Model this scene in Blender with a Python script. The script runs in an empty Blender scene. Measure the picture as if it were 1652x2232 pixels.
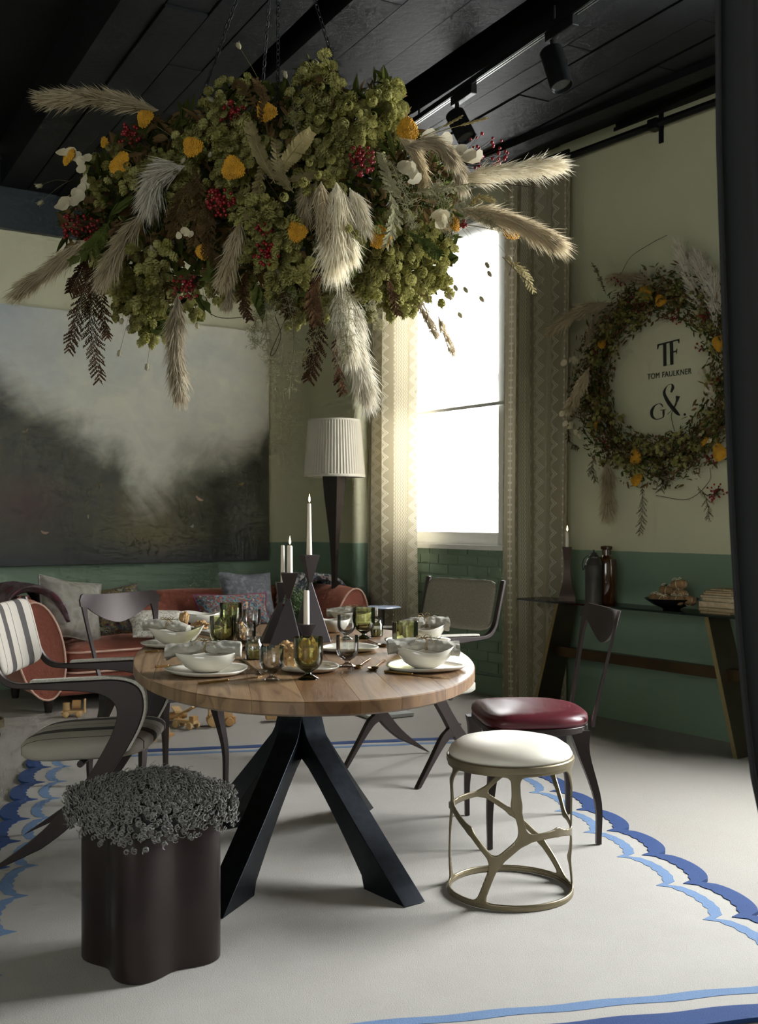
import bpy, bmesh, math, random
from mathutils import Vector, Matrix, noise
random.seed(11)
R = random.Random(5)
PI = math.pi
S = bpy.context.scene
C = S.collection
# ------------------------------------------------------------------ camera, world, light, exposure
F, CX, HY, H = 2400.0, 826.0, 1130.0, 1.24        # focal length (px), principal column, horizon row, eye height
cam = bpy.data.cameras.new('camera'); camo = bpy.data.objects.new('camera', cam); C.objects.link(camo)
cam.sensor_fit = 'HORIZONTAL'; cam.sensor_width = 36; cam.lens = 36 * F / 1652
cam.shift_y = (HY - 1116) / 1652
cam.clip_start = 0.05; cam.clip_end = 60
camo.location = (0, 0, H); camo.rotation_euler = (PI / 2, 0, 0)
cam.dof.use_dof = True; cam.dof.focus_distance = 3.9; cam.dof.aperture_fstop = 8.0
S.camera = camo
S.view_settings.view_transform = 'Standard'; S.view_settings.look = 'None'
S.view_settings.gamma = 1.0; S.view_settings.use_curve_mapping = False
S.view_settings.exposure = 0.85
S.cycles.use_denoising = True
S.cycles.max_bounces = 5; S.cycles.diffuse_bounces = 3; S.cycles.glossy_bounces = 2
S.cycles.transmission_bounces = 4; S.cycles.transparent_max_bounces = 12
S.cycles.use_adaptive_sampling = True; S.cycles.adaptive_threshold = 0.06; S.cycles.adaptive_min_samples = 10
S.cycles.caustics_reflective = False; S.cycles.caustics_refractive = False
S.cycles.sample_clamp_indirect = 4.0

world = bpy.data.worlds.new('overcast_sky'); S.world = world; world.use_nodes = True
bg = world.node_tree.nodes['Background']
bg.inputs[0].default_value = (0.90, 0.95, 1.0, 1); bg.inputs[1].default_value = 1.1

# room frame: right wall (windows) runs along rv, painting wall along bu
R0 = Vector((1.361, 6.937, 0)); rv = Vector((-0.576, 0.817, 0)).normalized(); nr = Vector((-0.817, -0.576, 0)).normalized()
W0 = Vector((-0.87, 9.27, 0)); bu = Vector((0.819, 0.574, 0)).normalized(); nb = Vector((0.574, -0.819, 0)).normalized()
Z = Vector((0, 0, 1))
def RW(t, n=0, z=0): return R0 + rv * t + nr * n + Z * z      # along right wall, out into the room, height
def BW(s, n=0, z=0): return W0 - bu * s + nb * n + Z * z      # along painting wall (s grows to the left)
def frame(o, x, z=Z):                                          # matrix with local x, y=z cross x, z
    x = x.normalized(); y = z.cross(x).normalized(); zz = x.cross(y)
    return Matrix(((x.x, y.x, zz.x, o.x), (x.y, y.y, zz.y, o.y), (x.z, y.z, zz.z, o.z), (0, 0, 0, 1)))
def area_light(name, p, toward, sx, sy, watts, col):
    l = bpy.data.lights.new(name, 'AREA'); l.shape = 'RECTANGLE'; l.size = sx; l.size_y = sy; l.energy = watts; l.color = col
    o = bpy.data.objects.new(name, l); C.objects.link(o); o.location = p
    o.rotation_euler = toward.to_track_quat('-Z', 'Y').to_euler(); return o
WIN1 = (0.82, 2.25, 1.05, 3.42); FILLWIN = (-3.6, -0.8, 0.8, 3.3); WIN2 = (-3.75, -2.0, 0.85, 3.3)  # the rear-wall opening is added, only to admit fill light
# overcast daylight outside the two windows of the right-hand wall
area_light('daylight_far_window', RW(1.55, -0.75, 2.5), nr - Z * 0.25, 1.6, 2.4, 300, (0.97, 0.985, 1.0))
area_light('daylight_near_window', RW(-2.85, -0.9, 2.35), nr - Z * 0.10 + rv * 0.15, 2.0, 2.4, 460, (0.96, 0.98, 1.0))
area_light('rear_fill_light', Vector((-2.2, -2.9, 2.3)), Vector((0.35, 1, -0.1)), 2.6, 2.2, 44, (0.96, 0.98, 1.0))  # added weak front fill from behind the camera, no known window there

# ------------------------------------------------------------------ helpers
def at(px, py, d): return Vector(((px - CX) / F * d, d, H - (py - HY) / F * d))
def on(px, py, z=0.0):
    d = F * (H - z) / (py - HY); return Vector(((px - CX) / F * d, d, z))
def lin(h):
    h = h.lstrip('#'); o = []
    for i in (0, 2, 4):
        c = int(h[i:i + 2], 16) / 255; o.append(c / 12.92 if c <= 0.04045 else ((c + 0.055) / 1.055) ** 2.4)
    return tuple(o)
class MB:
    def __init__(self): self.v = []; self.f = []; self.uv = {}
    def add(self, vs, fs, M=None):
        b = len(self.v)
        self.v += [tuple(M @ Vector(p)) for p in vs] if M else [tuple(p) for p in vs]
        self.f += [tuple(b + i for i in q) for q in fs]; return b
    def box(self, c, s, M=None):
        x, y, z = c; a, b, d = s[0] / 2, s[1] / 2, s[2] / 2
        vs = [(x - a, y - b, z - d), (x + a, y - b, z - d), (x + a, y + b, z - d), (x - a, y + b, z - d), (x - a, y - b, z + d), (x + a, y - b, z + d), (x + a, y + b, z + d), (x - a, y + b, z + d)]
        self.add(vs, BOXF, M); return self
    def hexa(self, vs, M=None): self.add(vs, BOXF, M); return self
    def prism(self, poly, z0, z1, M=None):               # 2D polygon (CCW) extruded along local z
        n = len(poly); vs = [(p[0], p[1], z0) for p in poly] + [(p[0], p[1], z1) for p in poly]
        fs = [tuple(range(n - 1, -1, -1)), tuple(range(n, 2 * n))] + [(i, (i + 1) % n, n + (i + 1) % n, n + i) for i in range(n)]
        self.add(vs, fs, M); return self
    def strip(self, A, B, z0, z1, M=None):               # solid between two polylines A and B (same length), extruded along z
        n = len(A); vs = []
        for p, q in zip(A, B): vs += [(p[0], p[1], z0), (q[0], q[1], z0), (q[0], q[1], z1), (p[0], p[1], z1)]
        fs = []
        for i in range(n - 1):
            a = 4 * i; b = a + 4
            fs += [(a, b, b + 1, a + 1), (a + 1, b + 1, b + 2, a + 2), (a + 2, b + 2, b + 3, a + 3), (a + 3, b + 3, b, a)]
        fs += [(0, 1, 2, 3), (4 * n - 1, 4 * n - 2, 4 * n - 3, 4 * n - 4)]
        self.add(vs, fs, M); return self
    def tube(self, pts, r, n=8, caps=True, M=None, flat=1.0):
        pts = [Vector(p) for p in pts]; m = len(pts)
        rr = r if isinstance(r, (list, tuple)) else [r] * m
        T = []
        for i in range(m):
            t = pts[min(i + 1, m - 1)] - pts[max(i - 1, 0)]; T.append(t.normalized() if t.length > 1e-9 else Z)
        u = T[0].cross(Z if abs(T[0].z) < 0.9 else Vector((1, 0, 0))).normalized()
        vs = []
        for i in range(m):
            u = (u - T[i] * u.dot(T[i])); u = u.normalized() if u.length > 1e-6 else T[i].orthogonal().normalized()
            w = T[i].cross(u)
            for k in range(n):
                a = 2 * PI * k / n; vs.append(pts[i] + (u * math.cos(a) + w * math.sin(a) * flat) * rr[i])
        fs = [(i * n + k, i * n + (k + 1) % n, (i + 1) * n + (k + 1) % n, (i + 1) * n + k) for i in range(m - 1) for k in range(n)]
        if caps: fs += [tuple(range(n - 1, -1, -1)), tuple((m - 1) * n + k for k in range(n))]
        self.add(vs, fs, M); return self
    def lathe(self, prof, n=24, M=None, fn=None, caps=True):        # profile (r, z); fn(angle, r, z) -> (r, z)
        vs = []; m = len(prof)
        for r, z in prof:
            for k in range(n):
                a = 2 * PI * k / n; q, y = fn(a, r, z) if fn else (r, z)
                vs.append((q * math.cos(a), q * math.sin(a), y))
        fs = [(i * n + k, i * n + (k + 1) % n, (i + 1) * n + (k + 1) % n, (i + 1) * n + k) for i in range(m - 1) for k in range(n)]
        if caps and prof[0][0] > 1e-6: fs.append(tuple(range(n - 1, -1, -1)))
        if caps and prof[-1][0] > 1e-6: fs.append(tuple((m - 1) * n + k for k in range(n)))
        self.add(vs, fs, M); return self
    def ball(self, c, r, n=8, m=5, sc=(1, 1, 1), M=None):
        T = Matrix.Translation(Vector(c)) @ Matrix.Diagonal((sc[0], sc[1], sc[2], 1))
        self.lathe([(max(r * math.sin(PI * i / m), 1e-7), -r * math.cos(PI * i / m)) for i in range(m + 1)], n, (M @ T) if M else T); return self
    def grid(self, fn, nu, nv, cu=False, cv=False, M=None, uv=None):    # fn(u, v), u and v in 0..1
        b = len(self.v); vs = [fn(i / (nu if cu else nu - 1), j / (nv if cv else nv - 1)) for i in range(nu) for j in range(nv)]
        fs = []
        for i in range(nu if cu else nu - 1):
            for j in range(nv if cv else nv - 1):
                a, c = i * nv, ((i + 1) % nu) * nv; fs.append((a + j, c + j, c + (j + 1) % nv, a + (j + 1) % nv))
        self.add(vs, fs, M)
        if uv:
            k = 0
            for i in range(nu):
                for j in range(nv): self.uv[b + k] = uv(i / (nu - 1), j / (nv - 1)); k += 1
        return self
    def mesh(self, name):
        me = bpy.data.meshes.new(name); me.from_pydata(self.v, [], self.f)
        if self.uv:
            l = me.uv_layers.new(name='UVMap')
            for lp in me.loops: l.data[lp.index].uv = self.uv.get(lp.vertex_index, (0, 0))
        bm = bmesh.new(); bm.from_mesh(me); bmesh.ops.recalc_face_normals(bm, faces=bm.faces); bm.to_mesh(me); bm.free()
        return me
    def build(self, name, m, parent=None, smooth=0, bevel=0, solid=0, sub=0, loc=None):
        me = self.mesh(name); return mk(name, me, m, parent, smooth, bevel, solid, sub, loc)
BOXF = [(0, 3, 2, 1), (4, 5, 6, 7), (0, 1, 5, 4), (1, 2, 6, 5), (2, 3, 7, 6), (3, 0, 4, 7)]
def mk(name, me, m, parent=None, smooth=0, bevel=0, solid=0, sub=0, loc=None):
    if m is not None and not me.materials: me.materials.append(m)
    o = bpy.data.objects.new(name, me); C.objects.link(o); o.parent = parent
    if loc is not None: o.location = loc
    if smooth: me.shade_smooth() if smooth >= 180 else me.set_sharp_from_angle(angle=math.radians(smooth))
    if smooth and smooth < 180:
        for p in me.polygons: p.use_smooth = True
    if solid: d = o.modifiers.new('thickness', 'SOLIDIFY'); d.thickness = solid; d.offset = 0
    if bevel: d = o.modifiers.new('bevel', 'BEVEL'); d.width = bevel; d.segments = 2; d.limit_method = 'ANGLE'; d.harden_normals = False
    if sub: d = o.modifiers.new('subdivision', 'SUBSURF'); d.levels = sub; d.render_levels = sub
    return o
def tag(o, label=None, cat=None, group=None, kind=None):
    if label: o['label'] = label
    if cat: o['category'] = cat
    if group: o['group'] = group
    if kind: o['kind'] = kind
    return o
def thing(name, label, cat, loc=(0, 0, 0), rz=0, group=None):
    o = bpy.data.objects.new(name, None); C.objects.link(o); o.location = loc; o.rotation_euler = (0, 0, rz); o.empty_display_size = 0.05
    return tag(o, label, cat, group)
def copy_tree(o, parent=None):
    c = o.copy(); C.objects.link(c); c.parent = parent
    for ch in o.children: copy_tree(ch, c)
    return c
def struct(o): o['kind'] = 'structure'; return o
def smooth_path(pts, n=8):                               # Catmull-Rom through points
    P = [Vector((*p, 0)) if len(p) == 2 else Vector(p) for p in pts]; P = [P[0] * 2 - P[1]] + P + [P[-1] * 2 - P[-2]]; out = []
    for i in range(1, len(P) - 2):
        a, b, c, d = P[i - 1:i + 3]
        for k in range(n):
            t = k / n; out.append(0.5 * ((2 * b) + (c - a) * t + (2 * a - 5 * b + 4 * c - d) * t * t + (3 * b - a - 3 * c + d) * t ** 3))
    out.append(P[-2]); return out

# ------------------------------------------------------------------ materials
MATS = {}
class NT:
    def __init__(self, name):
        self.m = bpy.data.materials.new(name); self.m.use_nodes = True; self.t = self.m.node_tree; self.N = self.t.nodes
        self.b = self.N['Principled BSDF']; self.out = self.N['Material Output']
    def n(self, ty, **k):
        x = self.N.new(ty)
        for a, v in k.items(): setattr(x, a, v)
        return x
    def l(self, a, b): self.t.links.new(a, b)
    def val(self, v, sock): 
        if hasattr(v, 'is_linked'): self.l(v, sock)
        else: sock.default_value = v
    def math(self, op, a, b=0.0, c=None, clamp=False):
        x = self.n('ShaderNodeMath', operation=op); x.use_clamp = clamp; self.val(a, x.inputs[0]); self.val(b, x.inputs[1])
        if c is not None: self.val(c, x.inputs[2])
        return x.outputs[0]
    def mix(self, f, a, b, mode='MIX'):
        x = self.n('ShaderNodeMix', data_type='RGBA', blend_type=mode); self.val(f, x.inputs[0])
        for v, s in ((a, x.inputs[6]), (b, x.inputs[7])):
            if hasattr(v, 'is_linked'): self.l(v, s)
            else: s.default_value = (*v[:3], 1)
        return x.outputs[2]
    def noise(self, scale, detail=4, vec=None, rough=0.55, dist=0.0):
        x = self.n('ShaderNodeTexNoise'); x.inputs['Scale'].default_value = scale; x.inputs['Detail'].default_value = detail
        x.inputs['Roughness'].default_value = rough; x.inputs['Distortion'].default_value = dist
        if vec: self.l(vec, x.inputs['Vector'])
        return x.outputs['Fac']
    def ramp(self, f, stops):
        x = self.n('ShaderNodeValToRGB'); e = x.color_ramp.elements; self.l(f, x.inputs[0])
        while len(e) < len(stops): e.new(0.5)
        for q, (p, c) in zip(e, stops): q.position = p; q.color = (*c[:3], 1) if not isinstance(c, (int, float)) else (c, c, c, 1)
        return x.outputs[0]
    def obj(self): return self.n('ShaderNodeTexCoord').outputs['Object']
    def gen(self): return self.n('ShaderNodeTexCoord').outputs['Generated']
    def pos(self): return self.n('ShaderNodeNewGeometry').outputs['Position']
    def xyz(self, v):
        x = self.n('ShaderNodeSeparateXYZ'); self.l(v, x.inputs[0]); return x.outputs
    def mapping(self, v, scale=(1, 1, 1), loc=(0, 0, 0), rot=(0, 0, 0)):
        x = self.n('ShaderNodeMapping'); self.l(v, x.inputs[0]); x.inputs['Scale'].default_value = scale; x.inputs['Location'].default_value = loc; x.inputs['Rotation'].default_value = rot
        return x.outputs[0]
    def bump(self, h, strength=0.3, dist=0.01):
        x = self.n('ShaderNodeBump'); x.inputs['Strength'].default_value = strength; x.inputs['Distance'].default_value = dist
        self.l(h, x.inputs['Height']); self.l(x.outputs[0], self.b.inputs['Normal']); return x
    def set(self, col=None, rough=None, metal=None, **k):
        if col is not None:
            if hasattr(col, 'is_linked'): self.l(col, self.b.inputs['Base Color'])
            else: self.b.inputs['Base Color'].default_value = (*col[:3], 1)
        if rough is not None: self.val(rough, self.b.inputs['Roughness'])
        if metal is not None: self.b.inputs['Metallic'].default_value = metal
        for a, v in k.items(): self.val(v, self.b.inputs[a])
        return self.m
def pm(name, col, rough=0.6, metal=0.0, var=0.15, vs=12.0, bump=0.0, bs=80.0, **k):   # plain material with mottled colour and fine relief
    if name in MATS: return MATS[name]
    if isinstance(col, str): col = lin(col)
    t = NT(name); o = t.obj()
    c = t.mix(t.ramp(t.noise(vs, 4, o), [(0.3, 0.0), (0.7, 1.0)]), [x * (1 - var) for x in col], [min(1, x * (1 + var)) for x in col]) if var else col
    t.set(c, rough, metal, **k)
    if bump: t.bump(t.noise(bs, 3, o), bump, 0.004)
    MATS[name] = t.m; return t.m
def setk(**k): return {a.replace('_', ' '): v for a, v in k.items()}
# ------------------------------------------------------------------ the room shell
DADO = 1.04
def wall_mat(name):
    t = NT(name); p = t.pos(); z = t.xyz(p)[2]
    n = t.noise(3.0, 4, p); wob = t.math('MULTIPLY', t.math('SUBTRACT', t.noise(14, 2, p), 0.5), 0.006)
    up = t.mix(n, lin('c2bf9f'), lin('cfccad')); lo = t.mix(n, lin('748873'), lin('80957e'))
    c = t.mix(t.math('GREATER_THAN', t.math('ADD', z, wob), DADO), lo, up)
    t.set(c, 0.62); t.bump(t.noise(60, 4, p), 0.12, 0.004); return t.m
M_wall = wall_mat('two_tone_wall_paint'); M_brick = wall_mat('painted_brick')
M_white = pm('white_gloss_paint', 'e6e4dc', 0.35, var=0.03)
M_dark = pm('black_ceiling_paint', '131415', 0.6, var=0.35, vs=4, bump=0.6, bs=22, **{'Specular IOR Level': .16})
M_beamblue = pm('blue_black_beam_paint', '2c3538', 0.45, var=0.3, vs=3, bump=0.3, bs=18)
M_darkwall = pm('dark_room_paint', '34342f', 0.8, var=0.1)
def carpet():
    t = NT('pale_carpet'); p = t.pos(); n = t.noise(1.4, 4, p); f = t.noise(260, 2, p)
    c = t.mix(n, lin('9a948b'), lin('a6a19a')); c = t.mix(t.math('MULTIPLY', f, 0.22), c, lin('7d776d'))
    t.set(c, 0.95); t.bump(f, 0.5, 0.004); return t.m
M_carpet = carpet()
def seg(mb, P, a, b, n0, n1, z0, z1):                   # a wall slab in a wall frame
    mb.hexa([P(a, n0, z0), P(b, n0, z0), P(b, n1, z0), P(a, n1, z0), P(a, n0, z1), P(b, n0, z1), P(b, n1, z1), P(a, n1, z1)])
TOPZ = 3.95
fl = MB(); fl.box((0, 4.0, -0.05), (14, 16, 0.1)); floor = struct(fl.build('floor', M_carpet))
w = MB(); seg(w, BW, -0.9, 6.5, -0.2, 0, 0, TOPZ); struct(w.build('wall_back', M_wall))
# right wall with two window openings; plaster panel proud of the bricks beyond t = 0.30
w = MB()
a0, a1, z0, z1 = WIN1; b0, b1, y0, y1 = WIN2
seg(w, RW, a0, a1, -0.3, -0.022, 0, z0); seg(w, RW, a0, a1, -0.3, 0, z1, TOPZ); seg(w, RW, a1, 3.6, -0.3, 0, 0, TOPZ)
seg(w, RW, 0.3, a0, -0.3, 0, 0, TOPZ); seg(w, RW, b1, 0.3, -0.3, 0.012, 0, TOPZ)
seg(w, RW, b0, b1, -0.3, 0, 0, y0); seg(w, RW, b0, b1, -0.3, 0, y1, TOPZ); seg(w, RW, -9.5, b0, -0.3, 0, 0, TOPZ)
wallr = struct(w.build('wall_right', M_wall))
# bricks under the window, each proud of its joint
bme = {}
def brick(t0, t1, z, n):
    L = round(t1 - t0, 3)
    if L not in bme:
        q = MB(); q.box((0, 0, 0), (L, 0.03, 0.065)); bme[L] = q.mesh('brick'); bme[L].materials.append(M_brick)
    o = mk('brick', bme[L], None, wallr); m = frame(RW((t0 + t1) / 2, n + 0.0, z), rv); 
    o.matrix_local = m @ Matrix.Rotation(R.uniform(-.012, .012), 4, 'Z') @ Matrix.Rotation(R.uniform(-.01, .01), 4, 'X'); return o
for i in range(14):
    z = 0.0375 + 0.075 * i; t = a0 + (0.0 if i % 2 else -0.112)
    while t < a1:
        s, e = max(t, a0) + 0.005, min(t + 0.215, a1) + 0.003
        if e - s > 0.03: brick(s, e, z, -0.031 + R.uniform(-.002, .003))
        t += 0.225
sk = MB(); seg(sk, RW, 0.3, a1 + 0.25, -0.01, 0.02, 0, 0.13); struct(sk.build('baseboard_right', M_wall))
# brick pier in the corner beside the window
PW = 0.15
w = MB(); seg(w, RW, 2.52, 3.6, 0, PW, 0, TOPZ); pier = struct(w.build('wall_corner_pier', M_wall))
q = MB(); q.box((0, 0, 0), (0.137, 0.010, 0.064)); me = q.mesh('brick'); me.materials.append(M_brick)
for i in range(44):
    o = mk('brick', me, None, pier); o.matrix_local = frame(RW(2.52, PW / 2, 0.0375 + 0.075 * i), nr) @ Matrix.Rotation(R.uniform(-.01, .01), 4, 'Z')
# walls behind the photographer
w = MB(); w.box((-5.1, 2.0, TOPZ / 2), (0.2, 9.5, TOPZ)); struct(w.build('wall_left', M_wall))
w = MB()
for x0, x1, za, zb in ((-5.5, FILLWIN[0], 0, TOPZ), (FILLWIN[1], 7.5, 0, TOPZ), (FILLWIN[0], FILLWIN[1], 0, FILLWIN[2]), (FILLWIN[0], FILLWIN[1], FILLWIN[3], TOPZ)): w.box(((x0 + x1) / 2, -2.2, (za + zb) / 2), (x1 - x0, .2, zb - za))  # rear wall with an opening for the added fill window
struct(w.build('wall_rear', M_wall))
# ceiling of board-marked concrete beams, painted black
cl = MB(); cl.box((0.5, 4.5, TOPZ + 0.05), (16, 15, 0.1)); ceil = struct(cl.build('ceiling', M_dark))
wv = Vector((-0.4756, 0.8797, 0)); wq = Vector((0.8797, 0.4756, 0))
BZ = 3.62
for q0, q1 in ((-1.9, -0.6), (1.364, 2.17), (2.298, 3.02), (3.26, 4.25), (4.5, 5.6)):
    bm_ = MB(); M = frame(wq * 0, wv)
    bm_.hexa([tuple(wq * a + wv * b + Z * c) for a, b, c in ((q0 + .006, 2.2, BZ + .02), (q1 - .006, 2.2, BZ + .02), (q1 - .006, 9.6, BZ + .02), (q0 + .006, 9.6, BZ + .02), (q0 + .006, 2.2, TOPZ), (q1 - .006, 2.2, TOPZ), (q1 - .006, 9.6, TOPZ), (q0 + .006, 9.6, TOPZ))])
    beam = bm_.build('ceiling_beam', M_dark, ceil)
    n = max(3, round((q1 - q0) / 0.21)); cuts = [q0 + (q1 - q0) * (i + (R.uniform(-.12, .12) if 0 < i < n else 0)) / n for i in range(n + 1)]
    for i in range(n):
        s = 2.2
        while s < 9.5:
            e = min(9.55, s + R.uniform(1.3, 2.6)); p = MB(); dz = R.uniform(0, .014); a, b = cuts[i] + .004, cuts[i + 1] - .004
            p.hexa([tuple(wq * x + wv * y + Z * z) for x, y, z in ((a, s, BZ + dz), (b, s, BZ + dz + R.uniform(-.003, .003)), (b, e - .006, BZ + dz), (a, e - .006, BZ + dz), (a, s, BZ + .03), (b, s, BZ + .03), (b, e - .006, BZ + .03), (a, e - .006, BZ + .03))])
            p.build('board', M_dark, beam); s = e
w = MB(); seg(w, RW, -9, 3.6, 0.0, 0.5, 3.67, TOPZ); seg(w, RW, -9, 3.6, 0.30, 0.42, 3.585, 3.67); struct(w.build('trim_1', M_dark))
w = MB(); seg(w, BW, -0.9, 6.5, 0, 0.06, 3.33, 3.86); seg(w, BW, -0.9, 6.5, 0, 0.10, 3.80, 3.84); struct(w.build('trim_2', M_beamblue))

# ------------------------------------------------------------------ windows
def glass(name, col, rough=0.0, tint=0.12):               # thin sheet glass
    t = NT(name); tr = t.n('ShaderNodeBsdfTransparent'); tr.inputs[0].default_value = (*col, 1)
    gl = t.n('ShaderNodeBsdfGlossy'); gl.inputs['Roughness'].default_value = rough
    fr = t.n('ShaderNodeFresnel'); fr.inputs[0].default_value = 1.45
    mx = t.n('ShaderNodeMixShader'); t.l(t.math('ADD', t.math('MULTIPLY', fr.outputs[0], 0.8), tint * 0.1), mx.inputs[0]); t.l(tr.outputs[0], mx.inputs[1]); t.l(gl.outputs[0], mx.inputs[2])
    t.l(mx.outputs[0], t.out.inputs[0]); return t.m
M_pane = glass('window_glass', (0.96, 0.98, 0.98))
def sheer(name, col, share, glow=(1, 1, 1)):              # fabric that lets part of the daylight straight through
    t = NT(name); p = t.obj(); tr = t.n('ShaderNodeBsdfTransparent'); tr.inputs[0].default_value = (*glow, 1)
    tl = t.n('ShaderNodeBsdfTranslucent'); tl.inputs[0].default_value = (*col, 1); df = t.n('ShaderNodeBsdfDiffuse'); df.inputs[0].default_value = (*col, 1)
    a = t.n('ShaderNodeMixShader'); a.inputs[0].default_value = 0.45; t.l(tl.outputs[0], a.inputs[1]); t.l(df.outputs[0], a.inputs[2])
    b = t.n('ShaderNodeMixShader'); b.inputs[0].default_value = 1 - share; t.l(tr.outputs[0], b.inputs[1]); t.l(a.outputs[0], b.inputs[2])
    t.l(b.outputs[0], t.out.inputs[0]); return t.m
M_blind = sheer('sheer_blind', (0.9, 0.9, 0.88), 0.14); M_frost = sheer('frosted_pane', (0.95, 0.95, 0.95), 0.18)
def window(name, a0, a1, z0, z1, N=-.2, rows=1, cols=1, pane=None, wv_=.07):
    root = struct(thing(name, None, None))
    f = MB()
    seg(f, RW, a0, a0 + wv_, N - .03, N + .03, z0, z1); seg(f, RW, a1 - wv_, a1, N - .03, N + .03, z0, z1)
    seg(f, RW, a0, a1, N - .03, N + .03, z0, z0 + .09); seg(f, RW, a0, a1, N - .03, N + .03, z1 - wv_, z1)
    f.build('window_frame', M_white, root)
    for i in range(1, rows):
        b = MB(); zz = z0 + (z1 - z0) * i / rows; seg(b, RW, a0 + wv_, a1 - wv_, N - .022, N + .022, zz - .02, zz + .02); b.build('glazing_bar', M_white, root)
    for i in range(1, cols):
        b = MB(); tt = a0 + (a1 - a0) * i / cols; seg(b, RW, tt - .02, tt + .02, N - .024, N + .024, z0 + wv_, z1 - wv_); b.build('glazing_bar', M_white, root)
    for i in range(rows):
        for j in range(cols):
            p = MB(); za, zb = z0 + (z1 - z0) * i / rows + .03, z0 + (z1 - z0) * (i + 1) / rows - .03; ta, tb = a0 + (a1 - a0) * j / cols + .03, a0 + (a1 - a0) * (j + 1) / cols - .03
            p.add([RW(ta, N, za), RW(tb, N, za), RW(tb, N, zb), RW(ta, N, zb)], [(0, 1, 2, 3)]); p.build('pane', pane or M_pane, root)
    s = MB(); seg(s, RW, a0 + .001, a1 - .001, -0.29, 0.012, z0 - .035, z0); s.build('window_sill', M_white, root)
    r = MB()                                              # white-painted reveal
    seg(r, RW, a0 - .0, a0 + .012, -0.29, -0.01, z0, z1); seg(r, RW, a1 - .012, a1, -0.29, -0.01, z0, z1); seg(r, RW, a0, a1, -0.29, -0.01, z1 - .012, z1); r.build('reveal', M_white, root)
    return root
window('window_1', *WIN1, N=-.075, rows=2, cols=1, pane=M_frost, wv_=.15)
window('window_2', *WIN2, rows=3, cols=2)
fill_root = struct(thing('fill_window', None, None)); xa, xb, za, zb = FILLWIN  # unseen window added behind the camera for the front fill
for c_, s_ in ((((xa + xb) / 2, -2.2, za + .04), (xb - xa, .06, .08)), (((xa + xb) / 2, -2.2, zb - .04), (xb - xa, .06, .08)), ((xa + .04, -2.2, (za + zb) / 2), (.08, .06, zb - za)), ((xb - .04, -2.2, (za + zb) / 2), (.08, .06, zb - za)), (((xa + xb) / 2, -2.2, (za + zb) / 2), (.06, .05, zb - za))): q = MB(); q.box(c_, s_); q.build('window_frame', M_white, fill_root)
q = MB(); q.add([(xa, -2.2, za), (xb, -2.2, za), (xb, -2.2, zb), (xa, -2.2, zb)], [(0, 1, 2, 3)]); q.build('pane', M_pane, fill_root)
bl = thing('roller_blind', 'sheer white roller blind half lowered over the bright window', 'blind', RW(1.55, -0.025, 2.04))
inv = Matrix.Translation(-RW(1.55, -0.025, 2.04))
q = MB(); q.add([RW(a0 + .01, -.025, 2.05), RW(a1 - .01, -.025, 2.05), RW(a1 - .01, -.025, z1 - .03), RW(a0 + .01, -.025, z1 - .03)], [(0, 1, 2, 3)], inv); q.build('blind_fabric', M_blind, bl)
q = MB(); seg(q, RW, a0 + .03, a1 - .03, -.033, -.017, 2.035, 2.06); q.v = [tuple(inv @ Vector(p)) for p in q.v]; q.build('bottom_bar', pm('blind_bar', 'd8d8d4', .5, var=0), bl)
q = MB(); q.tube([inv @ RW(a0 + .03, -.025, z1 - .05), inv @ RW(a1 - .03, -.025, z1 - .05)], .018, 10); q.build('roller', M_white, bl)

# black picture rail with its bracket on the right wall
M_iron = pm('black_iron', '17181a', 0.45, 0.6, var=0.2)
rl = thing('picture_rail', 'black iron rail running along the top of the right wall', 'rail', RW(-0.6, 0.06, 3.55))
inv = Matrix.Translation(-RW(-0.6, 0.06, 3.55)); q = MB(); q.tube([inv @ RW(0.26, .06, 3.555), inv @ RW(-2.4, .06, 3.545)], .022, 10); q.build('rod', M_iron, rl, smooth=60)
tb = (lambda px: (R0.x - (px - CX) / F * R0.y) / (-rv.x + (px - CX) / F * rv.y))
q = MB(); tt = tb(1445); seg(q, RW, tt - .016, tt + .016, 0, .02, 3.45, 3.64); q.v = [tuple(inv @ Vector(p)) for p in q.v]; q.build('bracket', M_iron, rl)
q = MB(); seg(q, RW, tt - .02, tt + .05, .012, .085, 3.525, 3.585); q.v = [tuple(inv @ Vector(p)) for p in q.v]; q.build('clamp', M_iron, rl, bevel=.004)
# ------------------------------------------------------------------ rug
RA = Vector((-0.2, 0.98, 0)).normalized(); RC = Vector((0.98, 0.2, 0)).normalized()
def wool(name, col, col2=None):
    t = NT(name); p = t.pos(); f = t.noise(320, 2, p); g = t.noise(6, 3, p)
    c = t.mix(g, lin(col), lin(col2 or col)); c = t.mix(t.math('MULTIPLY', f, 0.18), c, [x * .6 for x in lin(col)])
    t.set(c, 0.95); t.bump(f, 0.45, 0.003); return t.m
M_rug = wool('cream_wool', 'a7a29a', 'b3aea7'); M_navy = wool('deep_blue_wool', '1f3a6c', '27467c'); M_sky = wool('pale_blue_wool', '5f7a9f', '6e89ad')
rug_l0, rug_l1, c_l, c_r = 2.47, 5.98, -0.565, 1.81
ro = RC * 0.62 + RA * 4.2
rug = thing('scalloped_rug', 'large cream rug with blue scalloped edges under the dining table', 'rug', (ro.x, ro.y, 0))
def rp(c, l): p = RC * c + RA * l - ro; return (p.x, p.y)
NP = 11; PITCH = (rug_l1 - rug_l0) / NP
def scal(l, amp):
    x = ((l - rug_l0) / PITCH) % 1.0; return amp * max(0.0, 1 - (2 * x - 1) ** 2) ** 0.5
LS = [rug_l0 + (rug_l1 - rug_l0) * i / (NP * 12) for i in range(NP * 12 + 1)]
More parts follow.
